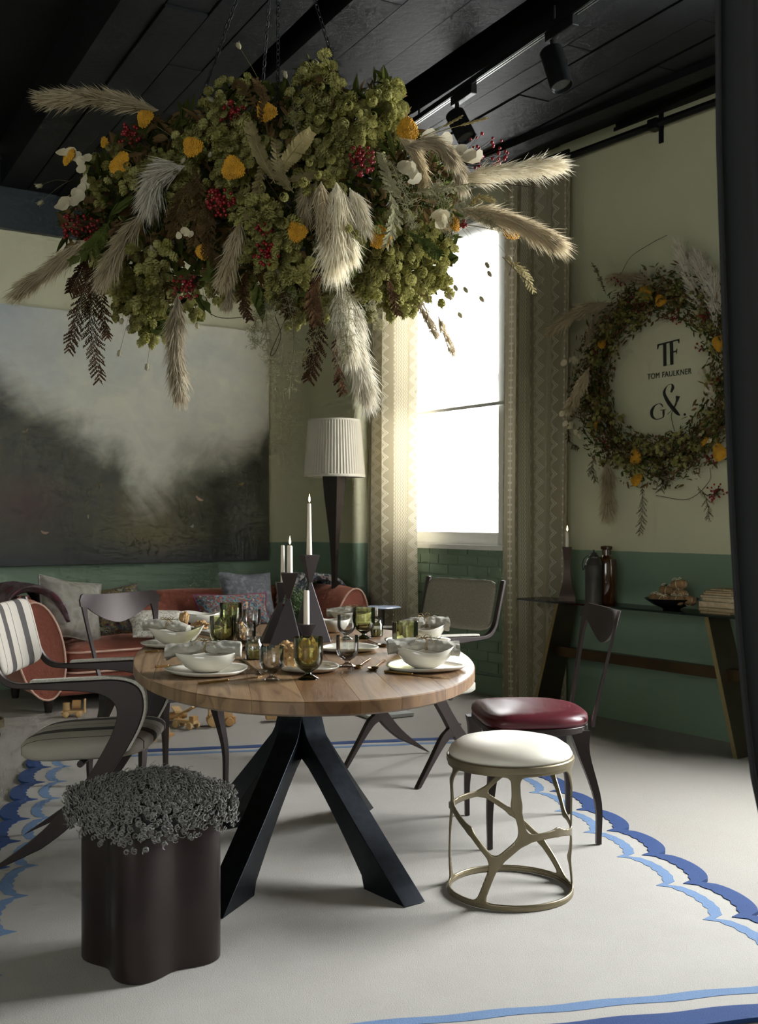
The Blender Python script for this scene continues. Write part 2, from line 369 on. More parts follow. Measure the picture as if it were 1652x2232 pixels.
def edge(side, inset, amp=0.085, jag=0.0):
    out = []
    for i, l in enumerate(LS):
        base = (c_r - inset if side > 0 else c_l + inset); j = jag * (1 if i % 2 else -1)
        out.append(rp(base + side * (scal(l, amp) + j), l))
    return out
q = MB(); q.strip(edge(-1, 0.02, .07), edge(1, 0.02, .07), 0.0005, 0.010); q.build('field', M_rug, rug)
for sd in (1, -1):
    q = MB(); q.strip(edge(sd, 0.062, 0.062, .004), edge(sd, 0.0, 0.07), 0.001, 0.0125); q.build('scalloped_border', M_navy, rug)
    q = MB(); q.strip(edge(sd, 0.160, 0.062, .004), edge(sd, 0.122, 0.066, .002), 0.008, 0.0112); q.build('inner_scallop_line', M_sky, rug)
def band(l0, l1, nm, m, zt):
    q = MB(); n = 60; wig = lambda k, i: .004 * math.sin(i * .9 + k)
    q.strip([rp(c_l + .0 + (c_r - c_l) * i / n, l0 + wig(0, i)) for i in range(n + 1)], [rp(c_l + (c_r - c_l) * i / n, l1 + wig(1, i)) for i in range(n + 1)], 0.001, zt); q.build(nm, m, rug)
band(rug_l1 - .06, rug_l1 + .005, 'end_border', M_navy, .0124); band(rug_l1 - .155, rug_l1 - .115, 'end_line', M_sky, .0113)
band(rug_l0 - .005, rug_l0 + .07, 'end_border', M_navy, .0124); band(rug_l0 + .13, rug_l0 + .17, 'end_line', M_sky, .0113)
RUGZ = 0.0126

# ------------------------------------------------------------------ dining table
M_bronze = pm('dark_bronze', '382f2d', 0.40, 0.45, var=0.15, vs=7)
M_blacksteel = pm('blackened_steel', '22262c', 0.36, 0.8, var=0.3, vs=30, bump=.05, bs=300)
def walnut():
    t = NT('oiled_walnut'); o = t.obj(); oi = t.n('ShaderNodeObjectInfo').outputs['Random']
    off = t.n('ShaderNodeCombineXYZ'); t.l(t.math('MULTIPLY', oi, 37.0), off.inputs[2]); t.l(t.math('MULTIPLY', oi, 11.0), off.inputs[1])
    ad = t.n('ShaderNodeVectorMath', operation='ADD'); t.l(t.mapping(o, (7, .7, 2)), ad.inputs[0]); t.l(off.outputs[0], ad.inputs[1])
    g = t.noise(1.0, 2, ad.outputs[0], .45, 1.2); rings = t.math('FRACT', t.math('MULTIPLY', g, 7.0))
    fine = t.noise(1.0, 3, t.mapping(o, (160, 6, 60)))
    c = t.ramp(rings, [(0.0, lin('8f7257')), (0.55, lin('a68866')), (0.85, lin('856a50')), (1.0, lin('7a6048'))])
    c = t.mix(t.math('MULTIPLY', fine, .35), c, lin('5f432e'))
    tone = t.mix(oi, lin('c9b49c'), lin('ffffff')); c = t.mix(1.0, c, tone, 'MULTIPLY')
    t.set(c, t.math('ADD', t.math('MULTIPLY', fine, .15), .32)); t.bump(fine, .06, .002); return t.m
M_walnut = walnut()
TC = Vector((-0.29, 4.03, 0)); TA = 0.59; TB = 1.10; TZ = 0.75; tang = math.atan2(0.148, 0.989)
table = thing('oval_dining_table', 'oval walnut dining table on a black splayed steel pedestal', 'table', (TC.x, TC.y, RUGZ), tang)
def TP(x, y, z=TZ): p = Vector((x, y, 0)); c, s = math.cos(tang), math.sin(tang); return Vector((TC.x + c * x - s * y, TC.y + s * x + c * y, z))
topo = bpy.data.objects.new('table_top', None); C.objects.link(topo); topo.parent = table; topo.empty_display_size = .1
ey = lambda x, a, b: b * max(0.0, 1 - abs(x / a) ** 2.15) ** (1 / 2.15)
edges_x = [-TA, -.5, -.36, -.21, -.07, .08, .2, .35, .49, TA]
for i in range(len(edges_x) - 1):
    x0, x1 = edges_x[i] + .0004, edges_x[i + 1] - .0004; n = 14
    xs = [x0 + (x1 - x0) * (0.5 - 0.5 * math.cos(PI * k / n)) for k in range(n + 1)]
    q = MB(); A, B = [], []
    def ring(k, z): return [(x * k, ey(x, TA, TB) * k, z) for x in xs] + [(x * k, -ey(x, TA, TB) * k, z) for x in reversed(xs)]
    L = [ring(.996, TZ - RUGZ), ring(1, TZ - RUGZ - .003), ring(1, TZ - RUGZ - .034), ring(.975, TZ - RUGZ - .044)]
    b = 0; m = len(L[0]); vs = sum(L, []); fs = [tuple(range(m)), tuple(range(4 * m - 1, 3 * m - 1, -1))]
    for r_ in range(3): fs += [(r_ * m + k, (r_ + 1) * m + k, (r_ + 1) * m + (k + 1) % m, r_ * m + (k + 1) % m) for k in range(m)]
    q.add(vs, fs); q.build('plank', M_walnut, topo, smooth=30)
lp_out = smooth_path([(.20, .705), (.155, .68), (.095, .60), (.078, .53), (.105, .455)], 6) + smooth_path([(.125, .43), (.40, .205), (.665, 0.0)], 4)
lp_in = smooth_path([(0, .705), (0, .68), (0, .60), (0, .53), (.0, .43)], 6) + smooth_path([(.02, .40), (.30, .175), (.455, 0.0)], 4)
lp_in = [Vector((x, z, 0)) if True else 0 for x, z, _ in lp_in]
# thicker foot: let the inner edge bow outwards before it drops to the floor
for i, p in enumerate(lp_in):
    if p.y < .40: s = 1 - p.y / .40; p.x = .02 + .455 * (s ** .80) * 1.0 if s < .9 else .02 + .43; 
for (mx, ly) in ((.30, -.545), (-.30, -.56), (.30, .57), (-.30, .53)):
    d = Vector((mx, ly, 0)); k = d.length / .62; M = frame(Vector((0, 0, 0)), d)      # local x = outwards, y = sideways, z = up
    M2 = M @ Matrix(((1, 0, 0, 0), (0, 0, -1, 0), (0, 1, 0, 0), (0, 0, 0, 1)))
    q = MB(); q.strip([(p.x * k, p.y) for p in lp_out], [(p.x * k, p.y) for p in lp_in], -.043, .043, M2)
    q.build('leg', M_blacksteel, table, smooth=28, bevel=.002)
q = MB(); q.box((0, 0, .70), (.5, .7, .012)); q.build('top_plate', M_blacksteel, table)

# ------------------------------------------------------------------ armchairs (same frame, different cloth)
def stripe_cloth():
    t = NT('striped_cloth'); o = t.obj(); y = t.xyz(o)[1]
    f = t.math('FRACT', t.math('ADD', t.math('MULTIPLY', y, 1 / .2), 2.95))
    wide = t.math('LESS_THAN', t.math('ABSOLUTE', t.math('SUBTRACT', f, .5)), .14); thin = t.math('LESS_THAN', t.math('ABSOLUTE', t.math('SUBTRACT', f, .985)), .011)
    w = t.noise(420, 1, o); base = t.mix(w, lin('978f83'), lin('b3aca0'))
    c = t.mix(wide, base, t.mix(w, lin('35312f'), lin('4c4744'))); c = t.mix(thin, c, lin('262322')); t.set(c, .9); t.bump(w, .3, .002); return t.m
M_stripe = stripe_cloth()
M_tweed = pm('olive_grey_tweed', '8a8373', 0.95, var=.35, vs=260, bump=.4, bs=300); M_oat = pm('oatmeal_boucle', 'c4bfb2', 0.95, var=.2, vs=200, bump=.5, bs=200)
def pad(mb, cx, cy, cz, sx, sy, sz, e=3.2, n=28, m=10, fn=None, M=None):      # pillow-like super-ellipsoid
    def f(u, v):
        a = 2 * PI * u; b = PI * (v - .5) * .9998
        sg = lambda x, p: math.copysign(abs(x) ** p, x)
        x = sx * sg(math.cos(b), .55) * sg(math.cos(a), 2 / e); y = sy * sg(math.cos(b), .55) * sg(math.sin(a), 2 / e); z = sz * sg(math.sin(b), .9)
        if fn: x, y, z = fn(x, y, z)
        return (cx + x, cy + y, cz + z)
    mb.grid(f, n, m, cu=True, M=M); return mb
def armchair(name, label, loc, rz, cloth, armcloth, seatcloth):
    t = thing(name, label, 'armchair', loc, rz); t.scale = (.92, 1, 1)                               # faces local +x
    XZ = Matrix(((1, 0, 0, 0), (0, 0, -1, 0), (0, 1, 0, 0), (0, 0, 0, 1)))    # profile plane (x, z) extruded along y
    for sd in (1, -1):
        Ty = Matrix.Translation((0, sd * .262, 0)) @ XZ
        # one ribbon: back upright, curve, arm, front bend, diagonal down to the rear foot
        A = smooth_path([(-.335, .925), (-.290, .78), (-.262, .70), (-.215, .655), (-.13, .645), (.05, .638), (.14, .624), (.186, .588), (.188, .535), (.155, .46), (.075, .335), (-.03, .215), (-.14, .12), (-.325, 0)], 5)
        B = smooth_path([(-.315, .925), (-.272, .785), (-.245, .71), (-.20, .672), (-.13, .665), (.05, .672), (.20, .675), (.272, .648), (.290, .585), (.270, .515), (.225, .435), (.135, .315), (.045, .20), (-.09, .10), (-.288, 0)], 5)
        q = MB(); q.strip([(p.x, p.y) for p in A], [(p.x, p.y) for p in B], -.013, .013, Ty); q.build('side_frame', M_bronze, t, smooth=35, bevel=.003)
        A = smooth_path([(.00, .262), (.045, .215), (.10, .19), (.175, .12), (.285, 0)], 5); B = smooth_path([(.075, .29), (.09, .25), (.14, .215), (.215, .12), (.312, 0)], 5)
        q = MB(); q.strip([(p.x, p.y) for p in A], [(p.x, p.y) for p in B], -.0125, .0125, Ty); q.build('front_leg', M_bronze, t, smooth=35, bevel=.003)
        pts = smooth_path([(-.13, .667), (.05, .675), (.20, .678), (.274, .65), (.292, .585), (.272, .515), (.225, .433)], 5)
        q = MB(); q.strip([(p.x, p.y) for p in pts], [(p.x + n_[0], p.y + n_[1]) for p, n_ in ((pts[i], (lambda d: (-d.y * -.010, d.x * -.010 * -1) if False else ((d.y) * -.0 + (.010 if d.y < -.3 else .004) , (.010 if d.x > .3 else .003)))((pts[min(i + 1, len(pts) - 1)] - pts[max(i - 1, 0)]).normalized())) for i in range(len(pts)))], -.016, .016, Ty)
        q.build('arm_pad', armcloth, t, smooth=40, bevel=.003)
    q = MB(); pad(q, .045, 0, .435, .255, .245, .042, 4.5, 36, 12, lambda x, y, z: (x, y, z - (.02 if z < 0 else .0) * (abs(y) / .245) ** 2 + .012 * (x / .25))); q.build('seat', seatcloth, t, smooth=180)
    q = MB(); M = Matrix.Translation((-.285, 0, .80)) @ Matrix.Rotation(-.26, 4, 'Y')
    pad(q, .005, 0, 0, .024, .242, .128, 6, 36, 10, lambda x, y, z: (x - .02 * (1 - (y / .242) ** 2), y, z), M)
    # squarer outline for the back cushion
    q = MB(); 
    def back(u, v):
        a = 2 * PI * u; s = lambda x, p: math.copysign(abs(x) ** p, x); b = PI * (v - .5) * .9999; k = 0 if v in (0, 1) else math.cos(b) ** .28
        y = .242 * s(math.cos(a), .30) * k; z = .128 * s(math.sin(a), .30) * k; x = .024 * math.copysign(abs(math.sin(b)) ** .8, b) - .022 * (1 - (y / .242) ** 2) + .012
        return (x, y, z)
    q.grid(back, 48, 17, cu=True, M=M); q.build('backrest', cloth, t, smooth=180)
    q = MB(); q.tube([(.05, -.25, .385), (.05, .25, .385)], .012, 8); q.build('cross_rail', M_bronze, t)
    return t
armchair('armchair', 'armchair with brown and oatmeal striped cloth behind the fleece stool', (-1.075, 4.02, RUGZ), 0.02, M_stripe, M_oat, M_stripe)
armchair('armchair', 'armchair with grey tweed back and pale seat in front of the window', (.21, 5.38, RUGZ), math.atan2(-.65, -.75), M_tweed, M_oat, M_oat)

# ------------------------------------------------------------------ dining chairs with a cut-out metal back
M_oxblood = pm('oxblood_leather', '5a2029', 0.33, var=.18, vs=9, bump=.08, bs=220)
def dining_chair(label, loc, rz):
    t = thing('dining_chair', label, 'chair', loc, rz, 'bronze chairs with red leather seats')     # faces local +x
    def outline(k, zz): return [Vector(p) * 1.0 for p in []]
    def seat_out(a):                                        # rounded shield: square front corners, round back
        c, s = math.cos(a), math.sin(a)
        e = .34 if c > 0 else .78
        x = math.copysign(abs(c) ** e, c) * (.205 if c > 0 else .215); y = math.copysign(abs(s) ** (.42 if c > 0 else .75), s) * .232 * (1.0 if c > 0 else 1.0)
        return x, y
    q = MB(); n = 44
    prof = [(.90, .437), (1.0, .440), (1.015, .455), (1.0, .472), (.93, .485), (.75, .494), (.4, .50), (.02, .502)]
    vs = []; 
    for k, z in prof:
        for i in range(n): x, y = seat_out(2 * PI * i / n); vs.append((x * k, y * k, z))
    fs = [(i * n + j, i * n + (j + 1) % n, (i + 1) * n + (j + 1) % n, (i + 1) * n + j) for i in range(len(prof) - 1) for j in range(n)] + [tuple(range(n - 1, -1, -1)), tuple((len(prof) - 1) * n + j for j in range(n))]
    q.add(vs, fs); q.build('seat', M_oxblood, t, smooth=180)
    q = MB(); q.prism([(x * 1.01, y * 1.01) for x, y in (seat_out(2 * PI * i / n) for i in range(n))], .412, .438); q.build('seat_frame', M_bronze, t, smooth=35, bevel=.003)
    for sx, sy, fx, fy in ((.175, .195, .205, .235), (.175, -.195, .205, -.235), (-.155, .15, -.215, .215), (-.155, -.15, -.215, -.215)):
        q = MB(); pts = smooth_path([(sx, sy, .42), (sx + (fx - sx) * .25, sy + (fy - sy) * .3, .33), (fx * .97 + sx * .03, fy * .95 + sy * .05, .16), (fx, fy, 0)], 5)
        m = len(pts); vs = []
        for i, p in enumerate(pts):
            k = i / (m - 1); a = .030 * (1 - k) ** 2.2 + .0095; b = .022 * (1 - k) ** 2 + .0095
            vs += [(p.x - a, p.y - b, p.z), (p.x + a, p.y - b, p.z), (p.x + a, p.y + b, p.z), (p.x - a, p.y + b, p.z)]
        fs = [(i * 4 + j, i * 4 + (j + 1) % 4, i * 4 + 4 + (j + 1) % 4, i * 4 + 4 + j) for i in range(m - 1) for j in range(4)] + [(3, 2, 1, 0), (4 * m - 4, 4 * m - 3, 4 * m - 2, 4 * m - 1)]
        q.add(vs, fs); q.build('leg', M_bronze, t, smooth=30)
    # curved back sheet: posts flaring into a top rail with a drooping lower edge, bent round a vertical axis
    def bend(y, z):                                        # (y across, z up) -> 3D on the leaning, curved back
        k = max(0, (z - .44) / .43); x = -.212 - .075 * k ** 1.3 - .055 * k * (1 - (y / .225) ** 2) + .0
        return Vector((x, y, z))
    Y0 = [(.115, .43), (.145, .55), (.178, .70), (.212, .835)]
    def solid(rows, nm):
        q = MB(); nv = len(rows[0]); 
        for th in (-.006, .006):
            q.add([bend(y, z) + Vector((th, 0, 0)) for r_ in rows for (y, z) in r_], [(i * nv + j, (i + 1) * nv + j, (i + 1) * nv + j + 1, i * nv + j + 1) for i in range(len(rows) - 1) for j in range(nv - 1)])
        a = len(rows) * nv; border = [j for j in range(nv)] + [i * nv + nv - 1 for i in range(1, len(rows))] + [(len(rows) - 1) * nv + j for j in range(nv - 2, -1, -1)] + [i * nv for i in range(len(rows) - 2, 0, -1)]
        for i in range(len(border)): b, c = border[i], border[(i + 1) % len(border)]; q.f.append((b, c, c + a, b + a))
        return q.build(nm, M_bronze, t, smooth=40)
    top = lambda y: .868 + .012 * (y / .225) ** 2 - (.03 * max(0, (abs(y) - .195) / .03) ** 2 if abs(y) > .195 else 0)
    low = lambda y: .735 + .085 * min(1, abs(y) / .19) ** 1.7
    ys = [-.225 + .45 * i / 30 for i in range(31)]
    rows = [[(y, low(y) + (top(y) - low(y)) * j / 3) for j in range(4)] for y in ys]; solid(rows, 'back_rail')
    for sd in (1, -1):
        rows = []
        for i in range(13):
            k = i / 12; z = .43 + .42 * k; y = .150 + .062 * k; wd = .007 + .004 * k + .030 * max(0, (k - .72) / .28) ** 2
            o_, i_ = (y + .009, y - wd); rows.append([(sd * i_, z), (sd * o_, z)])
        solid(rows, 'back_post')
    return t
dining_chair('red leather dining chair beside the ivory stool', (.592, 4.345, RUGZ), PI + .10)
dining_chair('dark dining chair in front of the coral sofa', (-1.02, 5.06, RUGZ), math.atan2(-.66, .75))

# ------------------------------------------------------------------ ivory stool on a pierced bronze drum
M_ivory = pm('ivory_leather', 'e4ddcd', 0.42, var=.05, vs=6, bump=.05, bs=200); M_brass = pm('aged_brass', '857a62', 0.38, 0.7, var=.2, vs=6)
st = thing('pierced_stool', 'round ivory stool on a pierced bronze drum base', 'stool', (.433, 3.64, RUGZ))
SR = .203
ND = dict(T0=(-2, .43), J1=(6, .225), J2=(-20, .145), B1=(-34, .02), R1=(78, .205), RT=(58, .43), RM=(83, .33), RB=(96, .10), RB2=(82, .015), RL=(42, .232), L0=(-47, .235), L1=(-76, .29), LT=(-62, .43), LM=(-78, .37), K1=(-112, .265), J3=(-158, .275), T3=(158, .43), T3m=(178, .345), M3=(172, .205), M4=(142, .12), B3=(112, .015), B2=(-112, .015), B2m=(-97, .13), R2=(108, .235), R3=(128, .36), R3T=(120, .43), J1m=(-1, .33), K2=(-180, .24))
ED = [('T0', 'J1m', 16), ('J1m', 'J1', 13), ('J1', 'J2', 15), ('J2', 'B1', 14), ('J1', 'RL', 12), ('RL', 'R1', 12), ('RT', 'RM', 9), ('RM', 'R1', 9), ('R1', 'RB', 12), ('RB', 'RB2', 10), ('J2', 'L0', 10), ('L0', 'L1', 11), ('L1', 'LM', 9), ('LM', 'LT', 9), ('L1', 'B2m', 9), ('B2m', 'B2', 12), ('L1', 'K1', 10), ('K1', 'J3', 11), ('J3', 'T3m', 10), ('T3m', 'T3', 12), ('J3', 'M3', 10), ('M3', 'M4', 10), ('M4', 'B3', 13), ('R1', 'R2', 9), ('R2', 'R3', 9), ('R3', 'R3T', 10)]
def field(th, z):
    best = 0.0
    for a, b, w_ in ED:
        (t0, y0_), (t1, y1_) = ND[a], ND[b]; dt = (t1 - t0 + 180) % 360 - 180; d0 = (th - t0 + 180) % 360 - 180
        k_ = SR * PI / 180; ax, ay = dt * k_, y1_ - y0_; px_, py_ = d0 * k_, z - y0_
        s = max(0, min(1, (px_ * ax + py_ * ay) / (ax * ax + ay * ay + 1e-12))); dist = math.hypot(px_ - ax * s, py_ - ay * s); ww = w_ / 1000.0
        best += math.exp(-(dist / ww) ** 1.35 * 1.25)
    best += 1.35 * math.exp(-(max(0, z) / .016) ** 1.5 * 1.1) + 1.2 * math.exp(-(max(0, .435 - z) / .014) ** 1.5)
    return best - .36
NTH, NZ = 168, 66; G = [[field(360 * i / NTH, .435 * j / NZ) for j in range(NZ + 1)] for i in range(NTH)]
q = MB(); cache = {}
def cyl(i, j):                                             # grid position -> drum surface
    a = math.radians(360 * i / NTH) - PI / 2; z = .435 * j / NZ; r_ = SR - .004 * math.sin(PI * z / .435); return (r_ * math.cos(a), r_ * math.sin(a), z)
def vid(k, p):
    if k not in cache: cache[k] = len(q.v); q.v.append(cyl(*p))
    return cache[k]
for i in range(NTH):
    for j in range(NZ):
        cs = [(i, j), (i + 1, j), (i + 1, j + 1), (i, j + 1)]; g = [G[a % NTH][b] for a, b in cs]; poly = []
        for k in range(4):
            (a, b), (c, d) = cs[k], cs[(k + 1) % 4]; ga, gc = g[k], g[(k + 1) % 4]
            if ga > 0: poly.append(vid((a % NTH, b), (a, b)))
            if (ga > 0) != (gc > 0):
                s = ga / (ga - gc); key = tuple(sorted(((a % NTH, b), (c % NTH, d)))); poly.append(vid(key, (a + (c - a) * s, b + (d - b) * s)))
        if len(poly) >= 3: q.f.append(tuple(poly))
q.build('pierced_drum', M_brass, st, smooth=180, solid=.006)
q = MB(); q.lathe([(SR + .004, .0), (SR + .004, .012), (SR - .006, .012), (SR - .006, 0), (SR + .004, .0)], 64, caps=False); q.build('base_ring', M_brass, st, smooth=35)
q = MB(); q.lathe([(.02, .428), (SR + .005, .428), (SR + .007, .434), (SR + .007, .447), (SR + .003, .45), (.02, .45)], 64); q.build('seat_rim', M_brass, st, smooth=35)
q = MB(); q.lathe([(SR - .003, .449), (SR + .001, .458), (SR - .008, .476), (SR - .035, .494), (.12, .505), (.06, .510), (.001, .511)], 56); q.build('seat_cushion', M_ivory, st, smooth=180)

# ------------------------------------------------------------------ lobed stool with a curly fleece
M_umber = pm('umber_lacquer', '362c2b', 0.33, 0.55, var=.08)
fs_ = thing('fleece_stool', 'dark bronze lobed stool topped with curly grey fleece in the foreground', 'stool', (-.64, 3.09, RUGZ))
def lobe(a, k=1.0): return k * (.166 + .030 * math.cos(4 * (a + PI / 2 + .06)))
q = MB(); prof = [(.0, .0), (.99, .0), (1, .004), (1, .44), (.985, .448), (.0, .448)]; n = 96; q.lathe([(max(r_, .001), z) for r_, z in prof], n, None, lambda a, r_, z: (lobe(a, r_), z)); q.build('drum', M_umber, fs_, smooth=50)
fl_r = lambda a: .205 + .022 * math.cos(4 * (a + PI / 2 + .06))
def flz(k): return .455 + .050 * (1 - k ** 2.4) 
q = MB(); q.lathe([(.001, .505), (.3, .501), (.6, .49), (.85, .468), (1.0, .44), (1.03, .41), (.97, .405), (.8, .44)], 48, None, lambda a, r_, z: (fl_r(a) * r_ * .97, z)); q.build('fleece_skin', pm('fleece_skin', '3a3938', .95, var=.3, vs=40), fs_, smooth=180)
def fleece():
    rr = random.Random(3); q = MB()
    for i in range(3300):
        k = math.sqrt(rr.random()); a = rr.uniform(0, 2 * PI); rad = fl_r(a) * k * 1.0
        side = rr.random() < .30
        if side: rad = fl_r(a) * rr.uniform(.97, 1.05); z = rr.uniform(.395, .47) - (.03 if rr.random() < .2 else 0); out = Vector((math.cos(a), math.sin(a), -.35 + rr.uniform(-.3, .3)))
        else: z = flz(k) + rr.uniform(-.008, .004); out = Vector((math.cos(a) * k * .9 + rr.uniform(-.3, .3), math.sin(a) * k * .9 + rr.uniform(-.3, .3), .9 - .6 * k))
        c = Vector((rad * math.cos(a), rad * math.sin(a), z)); out.normalize(); u = out.orthogonal().normalized(); u.rotate(Matrix.Rotation(rr.uniform(0, 6.28), 3, out)); w_ = out.cross(u)
        turns = rr.uniform(1.2, 2.2); lr = rr.uniform(.0045, .0080); ln = rr.uniform(.008, .020); m = 11; wild = rr.random() < .03
        if wild: ln *= 1.9; turns *= .7
        pts = [c + out * (ln * s / m - .004) + (u * math.cos(turns * 2 * PI * s / m) + w_ * math.sin(turns * 2 * PI * s / m)) * lr * (.75 + .25 * s / m) for s in range(m + 1)]
        q.tube(pts, [(.0030 if not wild else .0012) * (1 - .55 * s / m) for s in range(m + 1)], 3, caps=False)
    return q
def curl_mat():
    t = NT('grey_curls'); p = t.obj(); n = t.noise(16, 3, p); r_ = t.noise(160, 1, p)
    c = t.mix(n, lin('4a4947'), lin('8b8983')); c = t.mix(t.math('MULTIPLY', r_, .4), c, lin('c4c1ba')); t.set(c, .45); return t.m
tag(fleece().build('fleece_curls', curl_mat(), fs_, smooth=180), kind='stuff')
# ------------------------------------------------------------------ painting
def painting_mat():
    t = NT('painted_cloudscape'); g = t.gen(); o = t.xyz(g); x, y = o[0], o[2]     # generated: x left to right, z up
    n1 = t.noise(3.2, 6, g, .6, .6); n2 = t.noise(9, 5, g, .6, .8); n3 = t.noise(22, 4, g, .6)
    fc = t.n('ShaderNodeFloatCurve'); t.l(x, fc.inputs['Value']); cv = fc.mapping.curves[0]
    pts = [(0, .74), (.12, .66), (.3, .52), (.45, .39), (.58, .28), (.68, .34), (.80, .37), (.92, .45), (1, .60)]
    while len(cv.points) < len(pts): cv.points.new(.5, .5)
    for p, (a, b) in zip(cv.points, pts): p.location = (a, b)
    fc.mapping.update()
    h = t.math('SUBTRACT', y, fc.outputs[0]); h = t.math('ADD', h, t.math('MULTIPLY', t.math('SUBTRACT', n1, .5), .42)); h = t.math('ADD', h, t.math('MULTIPLY', t.math('SUBTRACT', n2, .5), .10))
    f = t.ramp(h, [(0.0, 0.0), (.15, 1.0)])
    fm = t.n('ShaderNodeMapRange'); fm.interpolation_type = 'SMOOTHSTEP'; t.l(h, fm.inputs[0]); fm.inputs[1].default_value = -.10; fm.inputs[2].default_value = .15; f = fm.outputs[0]
    sky = t.mix(t.ramp(n2, [(.35, 0.), (.7, 1.)]), lin('d2d1c2'), lin('e2dfca')); sky = t.mix(t.ramp(n1, [(.5, 0.), (.75, .7)]), sky, lin('bcc2c2'))
    blue = t.math('MULTIPLY', t.math('SUBTRACT', .34, x, clamp=True), t.math('SUBTRACT', y, .55, clamp=True)); sky = t.mix(t.math('MULTIPLY', blue, 5.5, clamp=True), sky, lin('98a6b8'))
    land = t.mix(t.ramp(n2, [(.3, 0.), (.7, 1.)]), lin('2e2e26'), lin('4e4c36')); land = t.mix(t.ramp(n3, [(.45, 0.), (.75, .5)]), land, lin('2b3033'))
    mid = t.math('SUBTRACT', 1.0, t.math('MULTIPLY', t.math('ABSOLUTE', t.math('SUBTRACT', x, .60)), 4.2), clamp=True)
    land = t.mix(t.math('MULTIPLY', mid, t.ramp(n1, [(.35, 0.), (.62, .9)])), land, lin('6e6338'))
    red = t.math('MULTIPLY', t.math('SUBTRACT', 1.0, t.math('MULTIPLY', t.math('ABSOLUTE', t.math('SUBTRACT', x, .16)), 5.5), clamp=True), t.math('SUBTRACT', 1.0, t.math('MULTIPLY', t.math('ABSOLUTE', t.math('SUBTRACT', y, .24)), 6.0), clamp=True))
    land = t.mix(t.math('MULTIPLY', red, .8), land, lin('4a2624')); low = t.math('SUBTRACT', 1.0, t.math('MULTIPLY', y, 9.0), clamp=True); land = t.mix(low, land, lin('2a2e35'))
    c = t.mix(f, land, sky); c = t.mix(t.math('MULTIPLY', n3, .18), c, lin('6f6d5c')); t.set(c, .5); t.bump(n3, .15, .004); return t.m
PS0, PS1, PZ0, PZ1 = .095, 2.5, .895, 2.785
pnt = thing('painting', 'huge stormy cloudscape canvas hanging above the coral sofa', 'painting', BW((PS0 + PS1) / 2, .03, PZ0))
pM = frame(Vector((0, 0, 0)), bu); pw = PS1 - PS0
pnt.rotation_euler = (0, 0, math.atan2(bu.y, bu.x))
q = MB(); q.box((0, 0, (PZ1 - PZ0) / 2), (pw, .05, PZ1 - PZ0)); q.build('canvas', painting_mat(), pnt)
for px, py, w_, h_, a, col in ((428, 1087, .075, .02, -.5, 'c59a88'), (92, 1160, .06, .018, -.2, 'a5806c'), (412, 1146, .03, .02, .5, 'b9bcae'), (526, 1030, .07, .016, -.25, '3d3428'), (520, 1055, .06, .018, .3, '80703a'), (560, 1048, .05, .014, .4, '2b3028'), (213, 1058, .02, .03, .2, '6e5a30'), (50, 940, .05, .014, .5, '6a5c40'), (186, 1125, .012, .03, .1, '8e7f5e')):
    s = ((px - CX) / F); # hit on wall plane
    tt = -(W0.x - s * W0.y) / (bu.x - s * bu.y); P = W0 + bu * tt; z = H - (py - HY) / F * P.y
    lx = (P - BW((PS0 + PS1) / 2)).dot(bu); q = MB(); n = 10
    pts = [(w_ / 2 * math.cos(2 * PI * i / n) , h_ / 2 * math.sin(2 * PI * i / n) + .006 * math.cos(4 * PI * i / n)) for i in range(n)]
    M = Matrix.Translation((lx, -.0255, z - PZ0)) @ Matrix.Rotation(PI / 2, 4, 'X') @ Matrix.Rotation(a, 4, 'Z'); q.prism(pts, -.001, .0012, M); q.build('brush_stroke', pm('stroke_' + col, col, .5, var=.25, vs=60), pnt)

# ------------------------------------------------------------------ coral sofa along the painting wall
def velvet(name, col, rim):
    t = NT(name); o = t.obj(); n = t.noise(9, 4, o); lw = t.n('ShaderNodeLayerWeight'); lw.inputs[0].default_value = .35
    c = t.mix(n, [x * .8 for x in lin(col)], lin(col)); t.set(c, .85, **{'Sheen Weight': .6, 'Sheen Roughness': .4}); t.b.inputs['Sheen Tint'].default_value = (*lin(rim), 1); t.bump(t.noise(14, 3, o), .25, .02); return t.m
M_coral = velvet('coral_velvet', '94523f', 'e0b09c'); M_piping = pm('pale_piping', 'd8b09c', .8, var=.05)
sofa = thing('coral_sofa', 'coral velvet sofa with pale piping under the big painting', 'sofa', BW(1.20, .72, 0), math.atan2(bu.y, bu.x))   # local x right along wall, -y into the room
q = MB(); q.box((0, -.02, .165), (2.1, .84, .13)); q.build('base', M_coral, sofa, smooth=40, bevel=.02)
for i in range(2):
    q = MB(); pad(q, -.505 + 1.01 * i, -.10, .315, .503, .375, .105, 7, 40, 12, lambda x, y, z: (x, y, z + (.035 if z > 0 else 0) * (1 - (x / .5) ** 2) * (1 - (y / .38) ** 2))); cu = q.build('seat_cushion', M_coral, sofa, smooth=180)
    for zz, k in ((.375, .985), (.245, .985)):
        p = MB(); n = 64; pts = []
        for j in range(n + 1):
            a = 2 * PI * j / n; s_ = lambda x, e: math.copysign(abs(x) ** e, x); pts.append((-.505 + 1.01 * i + .500 * k * s_(math.cos(a), .26), -.10 + .375 * k * s_(math.sin(a), .26), zz))
        p.tube(pts, .0075, 6, caps=False); p.build('piping', M_piping, cu, smooth=180)
q = MB()
def bk(u, v):
    x = -1.05 + 2.1 * u; a = 2 * PI * v; return (x, .33 + .10 * math.cos(a) + .06 * math.sin(a), .46 + .24 * math.sin(a) * (1 + .02 * math.sin(x * 9)))
q.grid(bk, 24, 16, cv=True); q.build('backrest', M_coral, sofa, smooth=180)
